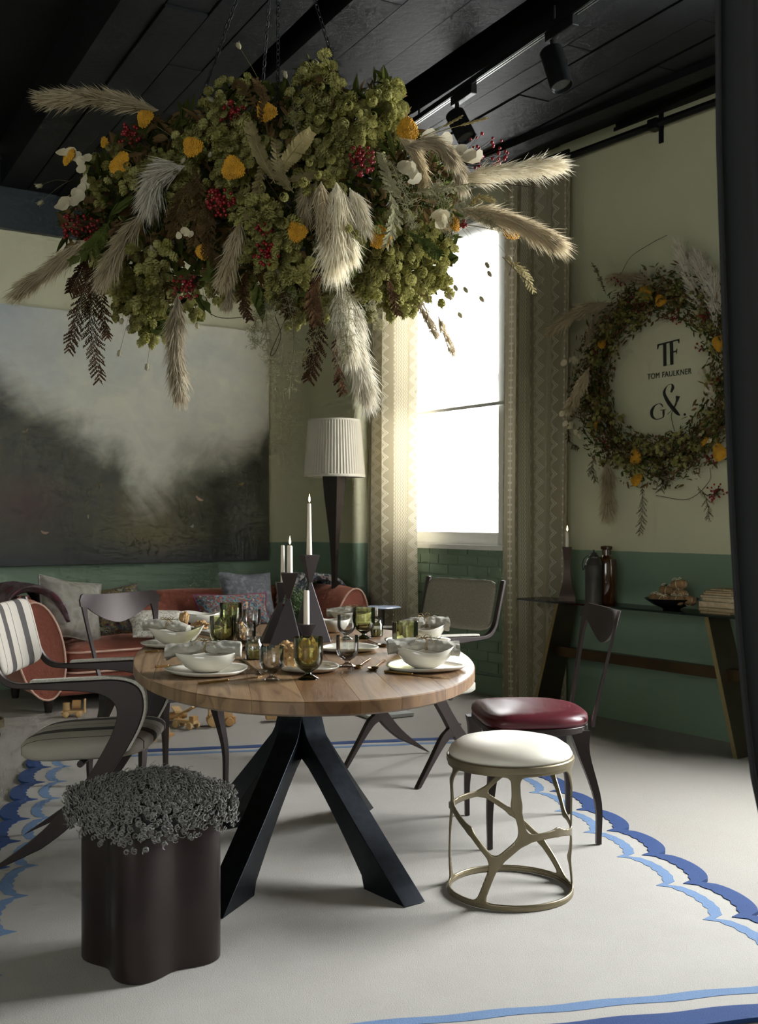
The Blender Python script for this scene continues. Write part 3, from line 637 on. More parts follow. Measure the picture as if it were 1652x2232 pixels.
for sd in (-1, 1):
    q = MB(); pts = []
    def arm(u, v):                                         # rolled arm: scroll section swept front to back, flared outwards
        y = -.47 + .88 * u; a = 2 * PI * v; r_ = 1.0
        flare = .05 * (1 - u); zt = .43 - .0 * u
        x = .165 * math.cos(a) * (1 if math.sin(a) < .2 else 1.0) + (.05 * math.sin(a)); z = .40 + .325 * math.sin(a) * (1 if math.sin(a) > 0 else .95)
        k = min(1, .35 + 4.5 * u) if u < .15 else 1; return (sd * (1.12 + flare + x * (.86 + .14 * k)), y, max(.09, z * (.97 + .03 * k)))
    q.grid(arm, 16, 24, cv=True); b = len(q.v); m = 24; q.f.append(tuple(range(m))); ar = q.build('arm', M_coral, sofa, smooth=60)
    p = MB(); p.tube([Vector(arm(.0, j / 32)) + Vector((0, -.002, 0)) for j in range(33)], .007, 6, caps=False); p.build('piping', M_piping, ar, smooth=180)
M_darkwood = pm('dark_stained_wood', '241a15', .5, var=.2)
for x in (-1.1, 1.08):
    for y in (-.40, .30):
        q = MB(); q.lathe([(.022, 0), (.026, .02), (.036, .11)], 12, Matrix.Translation((x, y, 0))); q.build('leg', M_darkwood, sofa, smooth=40)
def cushion(name, label, px, py, d, w_, h_, tilt, roll, yaw, mat, piping=None, thick=.07, puff=.9):
    o = thing(name, label, 'cushion', at(px, py, d), 0, None); o.rotation_euler = (0, 0, yaw)
    M = Matrix.Rotation(tilt, 4, 'X') @ Matrix.Rotation(roll, 4, 'Y')
    q = MB(); rr = random.Random(int(px)); ph = rr.uniform(0, 6)
    def sh(sg):
        def f(u, v):
            a, b = 2 * u - 1, 2 * v - 1; e = (1 - abs(a) ** 2.6) * (1 - abs(b) ** 2.6)
            pin = 1 - .07 * (abs(b) ** 2) * (1 - abs(a)) * 1.5; pin2 = 1 - .07 * (abs(a) ** 2) * (1 - abs(b)) * 1.5
            wr = .012 * noise.noise(Vector((a * 2.6 + ph, b * 2.6, sg)))
            return (a * w_ / 2 * pin2, sg * (thick * max(0, e) ** .55 + wr * e), b * h_ / 2 * pin)
        return f
    q.grid(sh(-1), 22, 22, M=M); q.grid(sh(1), 22, 22, M=M); q.build('cover', mat, o, smooth=180)
    if piping:
        f = sh(1); pts = [f(i / 20, 0) for i in range(21)] + [f(1, i / 20) for i in range(1, 21)] + [f(1 - i / 20, 1) for i in range(1, 21)] + [f(0, 1 - i / 20) for i in range(1, 21)]
        p = MB(); p.tube([M @ Vector(x) for x in pts], .006, 6, caps=False); p.build('piping', piping, o, smooth=180)
    return o
def pattern_mat(name, cols, scale, rough=.85, bump=.2, dist=2.0):
    t = NT(name); o = t.obj(); n = t.noise(scale, 5, o, .65, dist); v = t.n('ShaderNodeTexVoronoi'); v.inputs['Scale'].default_value = scale * 1.7; t.l(o, v.inputs['Vector'])
    x = t.math('ADD', t.math('MULTIPLY', n, .7), t.math('MULTIPLY', v.outputs['Distance'], .3)); k = len(cols)
    r_ = t.n('ShaderNodeValToRGB'); e = r_.color_ramp.elements; r_.color_ramp.interpolation = 'CONSTANT' if dist > 1 else 'LINEAR'; t.l(x, r_.inputs[0])
    while len(e) < k: e.new(.5)
    for i, c in enumerate(cols): e[i].position = .26 + .36 * i / (k - 1) if i else 0; e[i].color = (*lin(c), 1)
    t.set(r_.outputs[0], rough); t.bump(t.noise(220, 2, o), bump, .003); return t.m
M_linen = pattern_mat('grey_damask_linen', ['7b766b', '8a8579', '99948a', '7f7a70'], 9, dist=.8)
M_dkfloral = pattern_mat('dark_botanical_print', ['141a1c', '1d2b2c', '8c8871', '22292a', '7c6535', '3a4d50', '5a2c20', '171b1c'], 11)
M_speckle = pattern_mat('ivory_speckled_weave', ['8f897b', 'd2ccbd', 'e5e0d4', 'a39d8f', 'c9c3b4'], 38)
M_bluefl = pattern_mat('blue_floral_print', ['1c3a4e', '2b566b', 'a5573a', '234659', '6f8a8d', '7d3f2e', '30586a', 'c9a684'], 10)
M_fur = pattern_mat('grey_faux_fur', ['4f5153', '73757a', '616368', '87898c'], 14, dist=.7, bump=.8); M_magenta = pm('magenta_piping', '7e2348', .7, var=.1)
yw = math.atan2(bu.y, bu.x)
cushion('sofa_cushion', 'grey linen cushion leaning on the left sofa arm', 152, 1328, 7.30, .44, .42, -.38, .20, yw + .12, M_linen, M_linen)
cushion('sofa_cushion', 'dark botanical print cushion beside the grey linen one', 248, 1334, 7.60, .42, .38, -.45, -.10, yw - .10, M_dkfloral)
cushion('sofa_cushion', 'ivory speckled cushion behind the dark dining chair back', 345, 1360, 7.45, .42, .22, -.75, .06, yw + .05, M_speckle)
cushion('sofa_cushion', 'grey fur cushion standing at the right end of the sofa', 540, 1302, 8.32, .46, .40, -.35, .05, yw + .05, M_fur)
cushion('sofa_cushion', 'blue floral lumbar cushion with magenta piping on the sofa', 508, 1330, 8.02, .60, .25, -.40, .02, yw + .02, M_bluefl, M_magenta)
# throws over both arms
M_plum = pattern_mat('plum_wool_throw', ['5b2b39', '6f3c49', '514240', '77626a', '3e2329'], 6, dist=.8); M_plaid = pattern_mat('pink_and_white_throw', ['8e2c55', 'e3dedb', 'd5cfd0', '5c6572', 'efe9e6', 'a24a6c'], 7)
def throw(name, label, sx, y0, y1, mat, drop_in, drop_out, sd):
    o = thing(name, label, 'blanket', sofa.matrix_basis @ Vector((sd * 1.15, (y0 + y1) / 2, .735)), yw); q = MB(); rr = random.Random(9)
    def f(u, v):
        a = -1.25 + 2.5 * u; x = .215 * math.sin(a) * (1 if abs(a) < 1.57 else 1); z = -.30 + .325 * math.cos(a * .96)
        y = (y0 - y1) / 2 + (y1 - y0) * v + .04 * math.sin(u * 5 + v); wr = .016 * math.sin(v * 19 + u * 4) + .008 * math.sin(v * 41 + 2 * u); nrm = Vector((math.sin(a), 0, math.cos(a)))
        return tuple(Vector((x, y, z + .012)) + nrm * (wr + .012))
    q.grid(f, 22, 30); b = q.build('cloth', mat, o, smooth=180, solid=.012); return o
throw('throw_blanket', 'plum wool throw draped over the left sofa arm', 0, -.30, .30, M_plum, .3, .3, -1)
throw('throw_blanket', 'pink and white throw draped over the right sofa arm', 0, -.18, .22, M_plaid, .3, .3, 1)

# ------------------------------------------------------------------ floor lamp with pleated shade
LD = 8.45; lp = at(729, 1130, LD); lp.z = 0
lamp = thing('floor_lamp', 'floor lamp with pleated cream shade on a waisted bronze stem', 'lamp', lp)
t_ = NT('pleated_silk'); t_.set(lin('cfc8b6'), .8, **{'Transmission Weight': 0.0}); M_shade = t_.m
q = MB(); zt, zb = 1.24 + 213 / F * LD, 1.24 + 92 / F * LD; rt, rb = .197, .231; n = 240
q.lathe([(rb, zb), (rt, zt)], n, None, lambda a, r_, z: (r_ * (1 + .016 * (1 - abs(((a / (2 * PI) * 60) % 1) * 2 - 1) * 2)), z), caps=False)
sh = q.build('lamp_shade', M_shade, lamp, solid=.002)
q = MB(); q.lathe([(rb + .004, zb - .008), (rb + .006, zb), (rb + .004, zb + .012), (rb - .004, zb + .012), (rb - .004, zb - .008)], 64, caps=False); q.lathe([(rt + .003, zt - .01), (rt + .005, zt), (rt + .003, zt + .006), (rt - .004, zt + .006)], 64, caps=False); q.build('trim', M_shade, sh, smooth=180)
q = MB(); ks = []
prof = [(0, .13), (.01, .13), (.02, .105), (.15, .06), (.35, .036), (.62, .024), (.85, .026), (1.05, .038), (1.25, .060), (1.42, .082), (zb + .02, .095)]
vs = []
for z, r_ in [(p[1], p[0]) for p in smooth_path([(r_, z) for z, r_ in prof], 4)] if False else [(p.y, p.x) for p in smooth_path([(r_, z) for z, r_ in prof], 4)]:
    for k in range(4): a = PI / 2 * k + .75 - .5; vs.append((r_ * math.cos(a), r_ * math.sin(a), z))
m = len(vs) // 4; q.add(vs, [(i * 4 + j, i * 4 + (j + 1) % 4, i * 4 + 4 + (j + 1) % 4, i * 4 + 4 + j) for i in range(m - 1) for j in range(4)] + [(3, 2, 1, 0), (4 * m - 4, 4 * m - 3, 4 * m - 2, 4 * m - 1)])
q.build('stem', M_bronze, lamp, smooth=25)

# ------------------------------------------------------------------ patterned curtains
def curtain_mat():
    t = NT('zigzag_linen'); uvn = t.n('ShaderNodeTexCoord').outputs['UV']; u, v, _ = t.xyz(uvn)
    per = .46; x = t.math('MULTIPLY', t.math('FRACT', t.math('MULTIPLY', u, 1 / per)), per)      # metres within one repeat
    tri = lambda p: t.math('ABSOLUTE', t.math('SUBTRACT', t.math('MULTIPLY', t.math('FRACT', t.math('MULTIPLY', v, 1 / p)), 2.0), 1.0))
    def near(c, wd, wob=None):
        d = t.math('SUBTRACT', x, c)
        if wob is not None: d = t.math('SUBTRACT', d, wob)
        return t.math('LESS_THAN', t.math('ABSOLUTE', d), wd)
    big = t.math('MULTIPLY', t.math('SUBTRACT', tri(.095), .5), .055)
    a = near(.055, .0035, big); b = near(.072, .0035, big); e = near(.089, .003, big)
    da = t.math('MULTIPLY', near(.165, .003), 1.0); cross = t.math('MULTIPLY', near(.165, .014), t.math('LESS_THAN', tri(.05), .28))
    big2 = t.math('MULTIPLY', t.math('SUBTRACT', .5, tri(.095)), .055); f = near(.245, .0035, big2); g = near(.262, .0035, big2)
    sm = t.math('MULTIPLY', t.math('SUBTRACT', tri(.03), .5), .012); rows = [near(c, .0028, sm) for c in (.335, .352, .369, .386, .403)]
    dots = t.math('MULTIPLY', near(.43, .006), t.math('LESS_THAN', tri(.03), .45))
    m = a
    for k in [b, e, da, cross, f, g, dots] + rows: m = t.math('MAXIMUM', m, k)
    stripe = t.math('LESS_THAN', x, .115); herr = t.noise(1, 2, t.mapping(uvn, (300, 90, 1)))
    base = t.mix(herr, lin('a39a80'), lin('b8af95')); base = t.mix(t.math('MULTIPLY', near(.245, .06), .45), base, lin('938a74'))
    c = t.mix(m, base, lin('ddd6c2'))
    df = t.n('ShaderNodeBsdfDiffuse'); t.l(c, df.inputs[0]); tl = t.n('ShaderNodeBsdfTranslucent'); t.l(c, tl.inputs[0])
    mx = t.n('ShaderNodeMixShader'); mx.inputs[0].default_value = .25; t.l(df.outputs[0], mx.inputs[1]); t.l(tl.outputs[0], mx.inputs[2]); t.l(mx.outputs[0], t.out.inputs[0])
    bp = t.n('ShaderNodeBump'); bp.inputs['Strength'].default_value = .25; bp.inputs['Distance'].default_value = .002; t.l(t.math('ADD', herr, m), bp.inputs['Height']); t.l(bp.outputs[0], df.inputs['Normal']); return t.m
M_curt = curtain_mat()
def curtain(label, ta, tb_, n0, folds, amp, ztop, taper, uoff, seed):
    o = thing('curtain', label, 'curtain', RW((ta + tb_) / 2, n0, 0), 0, 'zigzag linen curtains'); org = RW((ta + tb_) / 2, n0, 0); rr = random.Random(seed); ph = rr.uniform(0, 6)
    NU, NV = folds * 14 + 1, 40; full = abs(tb_ - ta) * 1.75
    def f(u, v):
        z = .012 + (ztop - .012) * v; k = 1 - taper * (1 - v) ** 1.5; tt = (ta + tb_) / 2 + (tb_ - ta) * (u - .5) * k
        w_ = u * folds * 2 * PI + ph; am = amp * (.75 + .25 * math.sin(u * 5 + ph)) * (.8 + .25 * (1 - v))
        nn = am * math.sin(w_ + .25 * math.sin(v * 3)) + .02 * math.sin(u * 3 + v * 2); tt += .012 * math.sin(2 * w_) + .01 * math.sin(v * 5 + u * 7)
        return tuple(RW(tt, n0 + nn, z) - org)
    q = MB(); q.grid(f, NU, NV, uv=lambda u, v: (u * full + uoff, v * ztop)); q.build('panel', M_curt, o, smooth=180); return o
curtain('narrower zigzag linen curtain hanging left of the window', 1.70, 2.39, .11, 4, .045, 3.56, .03, .05, 2)
curtain('wider zigzag linen curtain hanging right of the window', .12, .785, .075, 4, .032, 3.545, .10, .02, 7)
rod = thing('curtain_rod', 'dark curtain rod above the bright window', 'rod', RW(1.4, .11, 3.57)); org = RW(1.4, .11, 3.57)
q = MB(); q.tube([RW(.12, .11, 3.57) - org, RW(2.5, .11, 3.57) - org], .012, 8); q.build('pole', M_iron, rod, smooth=60)
for tt in (.16, 2.46): q = MB(); q.tube([RW(tt, 0, 3.57) - org, RW(tt, .11, 3.57) - org], .008, 6); q.build('bracket', M_iron, rod)

# ------------------------------------------------------------------ little side table by the left curtain
sp = on(835, 1322, .60); sp.z = 0
sdt = thing('side_table', 'small pale blue pedestal table in front of the left curtain', 'table', sp)
q = MB(); q.lathe([(.001, .588), (.118, .588), (.125, .594), (.118, .60), (.001, .60)], 36, None, lambda a, r_, z: (r_ * (1 + .06 * math.sin(3 * a + 1)), z)); q.build('table_top', pm('pale_blue_stone', '8a94a6', .3, var=.15), sdt, smooth=40)
q = MB(); q.lathe([(.011, .02), (.011, .588)], 12); q.build('stem', M_bronze, sdt, smooth=40); q = MB(); q.lathe([(.11, 0), (.11, .008), (.02, .022)], 32); q.build('foot', M_bronze, sdt, smooth=40)

# ------------------------------------------------------------------ console table on the right wall
M_smoke = glass('smoked_glass', (.10, .11, .11), .02, tint=.5)
cons = thing('console_table', 'long smoked-glass console table with leaning bronze legs', 'console', RW(-.6, .19, 0)); org = RW(-.6, .19, 0)
CZ = .7335
M_legbz = pm('olive_bronze', '3d3526', .4, .35, var=.25, vs=4); M_edgebz = pm('polished_edge', '8f7f57', .35, .6, var=.1)
q = MB(); seg(q, RW, .33, -1.75, .125, .36, CZ - .012, CZ); q.v = [tuple(Vector(p) - org) for p in q.v]; q.build('glass_top', M_smoke, cons)
for tt, lean in ((.02, .20), (-1.10, -.20)):
    q = MB(); vs = [RW(tt - .012, .14, CZ - .012), RW(tt + .012, .14, CZ - .012), RW(tt + .012, .31, CZ - .012), RW(tt - .012, .31, CZ - .012), RW(tt + lean - .012, .125, 0), RW(tt + lean + .012, .125, 0), RW(tt + lean + .012, .33, 0), RW(tt + lean - .012, .33, 0)]
    q.hexa([tuple(v - org) for v in vs[4:] + vs[:4]]); lg = q.build('leg', M_legbz, cons)
    q = MB(); vs = [RW(tt - .0125, .31, CZ - .012), RW(tt + .0125, .31, CZ - .012), RW(tt + .0125, .313, CZ - .012), RW(tt - .0125, .313, CZ - .012), RW(tt + lean - .0125, .33, 0), RW(tt + lean + .0125, .33, 0), RW(tt + lean + .0125, .333, 0), RW(tt + lean - .0125, .333, 0)]
    q.hexa([tuple(v - org) for v in vs[4:] + vs[:4]]); q.build('polished_edge', M_edgebz, lg)
q = MB(); seg(q, RW, .17, -1.33, .21, .26, .385, .445); q.v = [tuple(Vector(p) - org) for p in q.v]; q.build('stretcher', pm('brown_bronze', '4a3a26', .4, .7, var=.3, vs=3), cons)

# ------------------------------------------------------------------ dark drape in the foreground on the right
t_ = NT('charcoal_velvet'); t_.set(lin('1f2021'), .8, **{'Sheen Weight': .2}); M_drape = t_.m
DD = 2.35
dr = thing('dark_drape', 'dark charcoal drape hanging at the right edge in the foreground', 'curtain', at(1640, 1130, DD) - Z * H)
org = at(1640, 1130, DD) - Z * H; ys_ = [(-120, 1563), (0, 1565), (300, 1568), (600, 1579), (900, 1590), (1150, 1601), (1350, 1613), (1550, 1630), (1700, 1648), (1900, 1690), (2200, 1770), (2340, 1830)]
def dx(y):
    for (y0_, x0), (y1_, x1) in zip(ys_, ys_[1:]):
        if y <= y1_: k = (y - y0_) / (y1_ - y0_); return x0 + (x1 - x0) * k
    return ys_[-1][1]
q = MB()
def df(u, v):
    y = -330 + (2392 + 330) * v; p = at(max(dx(max(y, -120)), 1500) + 330 * u, y, DD); p.y += .035 * math.sin(u * 24) + .02 * math.sin(u * 11 + v * 2); return tuple(p - org)
q.grid(df, 61, 60); q.build('cloth', M_drape, dr, smooth=180, solid=.01)
# ------------------------------------------------------------------ things on the dining table
M_china = pm('cream_glazed_china', 'd8d2c4', .16, var=.03, **{'Coat Weight': .3}); M_nap = pm('washed_grey_linen', 'a9a498', .95, var=.15, vs=30, bump=.35, bs=60)
M_twine = pm('jute_twine', '9a8360', .9, var=.2, vs=80); M_gold = pm('brushed_gold', 'a4814c', .26, .95, var=.12, vs=20)
M_green = glass('olive_glass', (.82, .83, .66), .0, .4); M_greend = glass('thick_olive_glass', (.30, .31, .14), .0, .6)
M_clear = glass('clear_glass', (.975, .98, .975), .0, .5); M_cleard = glass('thick_clear_glass', (.93, .93, .93), .0, .9)
def oilm():
    t = NT('olive_oil'); t.set((.25, .22, .012), .05, **{'Transmission Weight': .0}); return t.m
M_oil = oilm()
M_wax = pm('ivory_wax', 'e9dccb', .5, var=.03); M_wick = pm('burnt_wick', '1a1613', .9)
t_ = NT('candle_flame'); em = t_.n('ShaderNodeEmission'); em.inputs[0].default_value = (1, .72, .34, 1); em.inputs[1].default_value = 9; t_.l(em.outputs[0], t_.out.inputs[0]); M_flame = t_.m
M_crumb = pm('bread_crumb', 'b28f62', .95, var=.3, vs=45, bump=.8, bs=70); M_herb = pm('rosemary_green', '4c5436', .8, var=.3)
def plate(label, px, py, r_, d=None, wob=.03, ph=0):
    p = on(px, py, TZ + .006); o = thing('dinner_plate', label, 'plate', (p.x, p.y, TZ), ph, 'cream plates on the dining table'); q = MB()
    q.lathe([(.001, .006), (r_ * .5, .006), (r_ * .74, .007), (r_ * .93, .015), (r_, .0185), (r_ * 1.0, .0155), (r_ * .9, .006), (r_ * .66, .0), (.001, .0)], 56, None, lambda a, x, z: (x * (1 + wob * math.sin(3 * a + ph) * x / r_ + .012 * math.sin(5 * a)), z + .0015 * math.sin(2 * a + ph) * (x / r_) ** 2)); q.build('dish', M_china, o, smooth=180); return p, o
def bowl(label, p, r_, h_, z0, ph, stretch=1.25, rz=0):
    o = thing('serving_bowl', label, 'bowl', (p.x, p.y, z0), rz, 'wavy cream bowls on the dining table'); q = MB()
    prof = [(.001, .003), (r_ * .44, .0), (r_ * .55, .003), (r_ * .78, h_ * .26), (r_ * .93, h_ * .62), (r_, h_), (r_ * .985, h_ * 1.01), (r_ * .90, h_ * .62), (r_ * .74, h_ * .28), (r_ * .45, .009), (.001, .008)]
    def f(a, x, z):
        k = z / h_; return (x * (1 + (stretch - 1) * math.cos(a) ** 2 * k), z * (1 + .11 * k * math.cos(2 * a) + .06 * k * math.sin(3 * a + ph)))
    q.lathe(prof, 56, None, f); q.build('dish', M_china, o, smooth=180); return o
def napkin(label, p, L, rz, z0, seed, th=.021, tilt=0.0, sprig=True):
    rr = random.Random(seed); o = thing('linen_napkin', label, 'napkin', (p.x, p.y, z0), rz, 'rolled linen napkins'); q = MB(); NU, NV = 52, 28
    def f(u, v):
        x = -L / 2 + L * u; a = 2 * PI * v; cin = 1 - .18 * math.exp(-((u - .52) / .06) ** 2); k = th * cin * (1 + .25 * abs(2 * u - 1) ** 2)
        sp_ = 1 + .10 * (v if v < .98 else 0); wr = noise.noise(Vector((x * 22, math.cos(a) * 1.6 + seed, math.sin(a) * 1.6))) * .34 + noise.noise(Vector((x * 60, math.cos(a) * 3, seed + math.sin(a) * 3))) * .16
        y = k * 1.5 * math.cos(a) * (sp_ + wr); z = k * .85 * math.sin(a) * (sp_ + wr) + .012 * math.cos(3.2 * (u - .4)) - .008 + tilt * x
        return (x, y, z + th)
    q.grid(f, NU, NV, cv=True); q.f.append(tuple(range(NV))); q.f.append(tuple((NU - 1) * NV + k for k in range(NV))); q.build('cloth', M_nap, o, smooth=60)
    q = MB(); pts = []                                     # rolled end, a raised spiral
    for i in range(40): a = i * .42; r_ = .003 + .014 * i / 40; pts.append((-L / 2 - .0015, r_ * 1.35 * math.cos(a), th + tilt * -L / 2 + .85 * r_ * math.sin(a)))
    q.tube(pts, .0016, 5); q.build('rolled_edge', M_nap, o, smooth=180)
    q = MB()
    for off in (0, .004): q.tube([(.02 * L + off + .003 * math.sin(i), th * 1.16 * 1.30 * math.cos(2 * PI * i / 20), th + .0035 + th * .90 * math.sin(2 * PI * i / 20)) for i in range(21)], .0013, 5, caps=False)
    for s in (1, -1): q.tube(smooth_path([(0, 0, th * 2.0), (s * .012, s * .012, th * 2.6), (s * .024, s * .004, th * 2.3), (s * .008, 0, th * 2.05)], 5), .0011, 5); q.tube(smooth_path([(0, 0, th * 2.0), (s * .02, -.015, th * 2.2), (s * .034, -.03, th * 1.5)], 4), .0011, 5)
    q.build('twine', M_twine, o, smooth=180)
    if sprig:
        q = MB(); base = smooth_path([(-.045, .012, th * 1.9), (0, .004, th * 2.15), (.05, -.012, th * 2.05)], 5); q.tube(base, .0011, 4)
        for i in range(34):
            b = base[rr.randrange(len(base))]; a = rr.uniform(0, 6.28); e = b + Vector((rr.uniform(.004, .010), math.cos(a) * .009, abs(math.sin(a)) * .009)); q.tube([b, e], [.0010, .0004], 3)
        q.build('rosemary_sprig', M_herb, o)
    return o
p, _ = plate('cream plate at the front left of the table', 451, 1464, .130, ph=.3); b1 = p
bowl('wavy bowl at the front left of the table', p + Vector((0, .005, 0)), .084, .062, TZ + .0075, .4, 1.28, .05); napkin('linen napkin on the front left bowl', p + Vector((-.010, .0, 0)), .235, .05, TZ + .060, 4, tilt=.07)
p, _ = plate('cream plate at the left of the table beside the striped armchair', 384, 1405, .132, ph=1.2)
bowl('wavy bowl at the left, beside the striped armchair', p + Vector((0, 0, 0)), .084, .062, TZ + .0075, 1.4, 1.28, -.05); napkin('linen napkin in the bowl beside the striped armchair', p + Vector((-.035, 0, 0)), .17, -.10, TZ + .058, 5, tilt=-.10)
p, _ = plate('cream plate at the front right of the table', 926, 1455, .130, ph=2.2)
bowl('wavy bowl at the front right of the table', p, .080, .062, TZ + .0075, 2.0, 1.25, .02); napkin('linen napkin on the front right bowl', p + Vector((-.005, 0, 0)), .232, .05, TZ + .058, 6)
p, _ = plate('cream plate at the right, nearest the tweed armchair', 910, 1400, .130, ph=3.1)
bowl('wavy bowl at the right, nearest the tweed armchair', p + Vector((.015, 0, 0)), .084, .064, TZ + .0075, 2.8, 1.2, .1); napkin('linen napkin in the bowl nearest the tweed armchair', p + Vector((.025, 0, 0)), .19, .12, TZ + .058, 7, th=.024, tilt=.12)
plate('small cream plate behind the big green goblet', 674, 1458, .098, ph=.8)
plate('empty cream plate in the middle right of the table', 760, 1415, .108, ph=1.9)
p, _ = plate('cream plate at the far left with twigs and bread', 425, 1374, .12, ph=1.0)
bowl('wavy bowl at the far left behind the bread', on(440, 1361, TZ), .082, .055, TZ, .9, 1.15, 0)
napkin('twig-tied napkin at the far left of the table', on(425, 1379, TZ + .03), .20, -.08, TZ + .018, 8, th=.013)
bowl('wavy bowl right of the tall candlestick', on(722, 1378, TZ), .078, .06, TZ, .3, 1.1, .2)
p, _ = plate('cream plate at the far right end of the table', 768, 1357, .118, ph=2.7)
bowl('wavy bowl at the far right end of the table', p, .09, .05, TZ + .0075, 1.8, 1.28, 0); napkin('frayed linen napkin on the far right bowl', p, .235, -.03, TZ + .045, 9, th=.017, tilt=.05)
def goblet(name, label, px, py, r_, h_, thin, thick, stem=.3, group=None):
    p = on(px, py, TZ); o = thing(name, label, 'glass', (p.x, p.y, TZ), 0, group); q = MB(); b = h_ * stem
    q.lathe([(r_ * .18, b), (r_ * .62, b + h_ * .05), (r_ * .90, b + h_ * .17), (r_, b + h_ * .32), (r_ * 1.0, h_), (r_ * .955, h_), (r_ * .955, b + h_ * .33), (r_ * .85, b + h_ * .20), (r_ * .5, b + h_ * .09), (.001, b + h_ * .07)], 36); q.build('cup', thin, o, smooth=50)
    if stem > .05:
        q = MB(); q.lathe([(.001, 0), (r_ * .68, 0), (r_ * .70, .003), (r_ * .45, b * .35), (r_ * .22, b * .6), (r_ * .20, b * .8), (r_ * .5, b + h_ * .035), (.001, b + h_ * .03)], 32); q.build('foot', thick, o, smooth=50)
    else:
        q = MB(); q.lathe([(.001, 0), (r_ * .6, 0), (r_ * .80, h_ * .05), (r_ * .6, h_ * .09), (.001, h_ * .1)], 32); q.build('foot', thick, o, smooth=50)
    return o
gg = 'olive green goblets'; cg = 'clear glass goblets'
goblet('green_goblet', 'big olive goblet at the front centre of the table', 672, 1480, .0455, .128, M_green, M_greend, .20, gg)
goblet('green_goblet', 'olive goblet beside the front left oil jar', 486, 1412, .050, .120, M_green, M_greend, .12, gg)
goblet('green_goblet', 'olive goblet at the far left, before the floral cushion', 503, 1369, .050, .112, M_green, M_greend, .12, gg)
goblet('green_goblet', 'olive goblet beside the far oil jar', 793, 1392, .046, .126, M_green, M_greend, .20, gg)
goblet('green_goblet', 'olive goblet standing between the two right-hand bowls', 883, 1424, .0475, .116, M_green, M_greend, .10, gg)
goblet('clear_goblet', 'clear goblet at the front, left of the big olive goblet', 592, 1483, .037, .104, M_clear, M_cleard, .22, cg)
goblet('clear_goblet', 'clear goblet behind the front left oil jar', 536, 1417, .037, .100, M_clear, M_cleard, .22, cg)
goblet('clear_goblet', 'clear goblet at the far left of the candlesticks', 549, 1380, .038, .10, M_clear, M_cleard, .22, cg)
goblet('clear_goblet', 'clear goblet in front of the empty plate', 757, 1453, .037, .103, M_clear, M_cleard, .22, cg)
goblet('clear_goblet', 'clear goblet before the far right bowl', 755, 1394, .037, .100, M_clear, M_cleard, .22, cg)
def jar(label, px, py, r_, h_):
    p = on(px, py, TZ); o = thing('oil_jar', label, 'jar', (p.x, p.y, TZ), 0, 'small jars of olive oil'); q = MB()
    q.lathe([(.001, 0), (r_ * .92, 0), (r_, h_ * .05), (r_, h_ * .70), (r_ * .82, h_ * .80), (r_ * .80, h_ * .84), (r_ * .87, h_ * .86), (r_ * .80, h_ * .89), (r_ * .87, h_ * .92), (r_ * .85, h_), (r_ * .76, h_), (r_ * .76, h_ * .8), (r_ * .93, h_ * .7), (r_ * .93, h_ * .06), (.001, h_ * .05)], 32); q.build('glass', M_clear, o, smooth=50)
    q = MB(); q.lathe([(.001, h_ * .055), (r_ * .90, h_ * .06), (r_ * .92, h_ * .40), (.001, h_ * .40)], 28); q.build('oil', M_oil, o, smooth=50); return o
jar('small jar of olive oil behind the front left plate', 554, 1437, .0305, .078); jar('small jar of olive oil behind the far olive goblet', 821, 1387, .0265, .074)
def bread(label, px, py, r_, sc, seed, z0=TZ):
    p = on(px, py, z0); o = tag(None_obj('bread_chunk', p, r_, sc, seed), label, 'bread', 'torn bread'); return o
def None_obj(name, p, r_, sc, seed):
    q = MB(); rr = seed * 7.3
    def f(u, v):
        a = 2 * PI * u; b = PI * v; d = Vector((math.sin(b) * math.cos(a), math.sin(b) * math.sin(a), -math.cos(b))); k = r_ * (1 + .55 * noise.noise(d * 1.9 + Vector((rr, 0, 0))) + .32 * noise.noise(d * 4.5 + Vector((0, rr, 0))) + .12 * noise.noise(d * 11)); z = d.z * k * sc[2]
        return (d.x * k * sc[0], d.y * k * sc[1], z)
    q.grid(f, 30, 18, cu=True); zm = min(v[2] for v in q.v); q.v = [(x, y, z - zm) for x, y, z in q.v]; o = q.build(name, M_crumb, None, smooth=28); o.location = p; return o
bread('torn bread on the small plate left of the big goblet', 628, 1455, .034, (1, .8, 1.0), 1, TZ + .013); bread('torn bread on the small plate behind the big goblet', 672, 1449, .034, (1, .8, 1.1), 2, TZ + .013)
bread('torn bread beside the clear front goblet', 600, 1458, .028, (1.1, .8, .9), 6)
bread('torn bread leaning on the far left bowl', 401, 1372, .026, (.7, .6, 1.2), 3, TZ + .02); bread('torn bread between the far bowl and goblet', 437, 1373, .028, (1.2, .8, .6), 4, TZ + .02)
bread('torn bread between the left goblets', 520, 1395, .030, (1, .8, 1), 5)
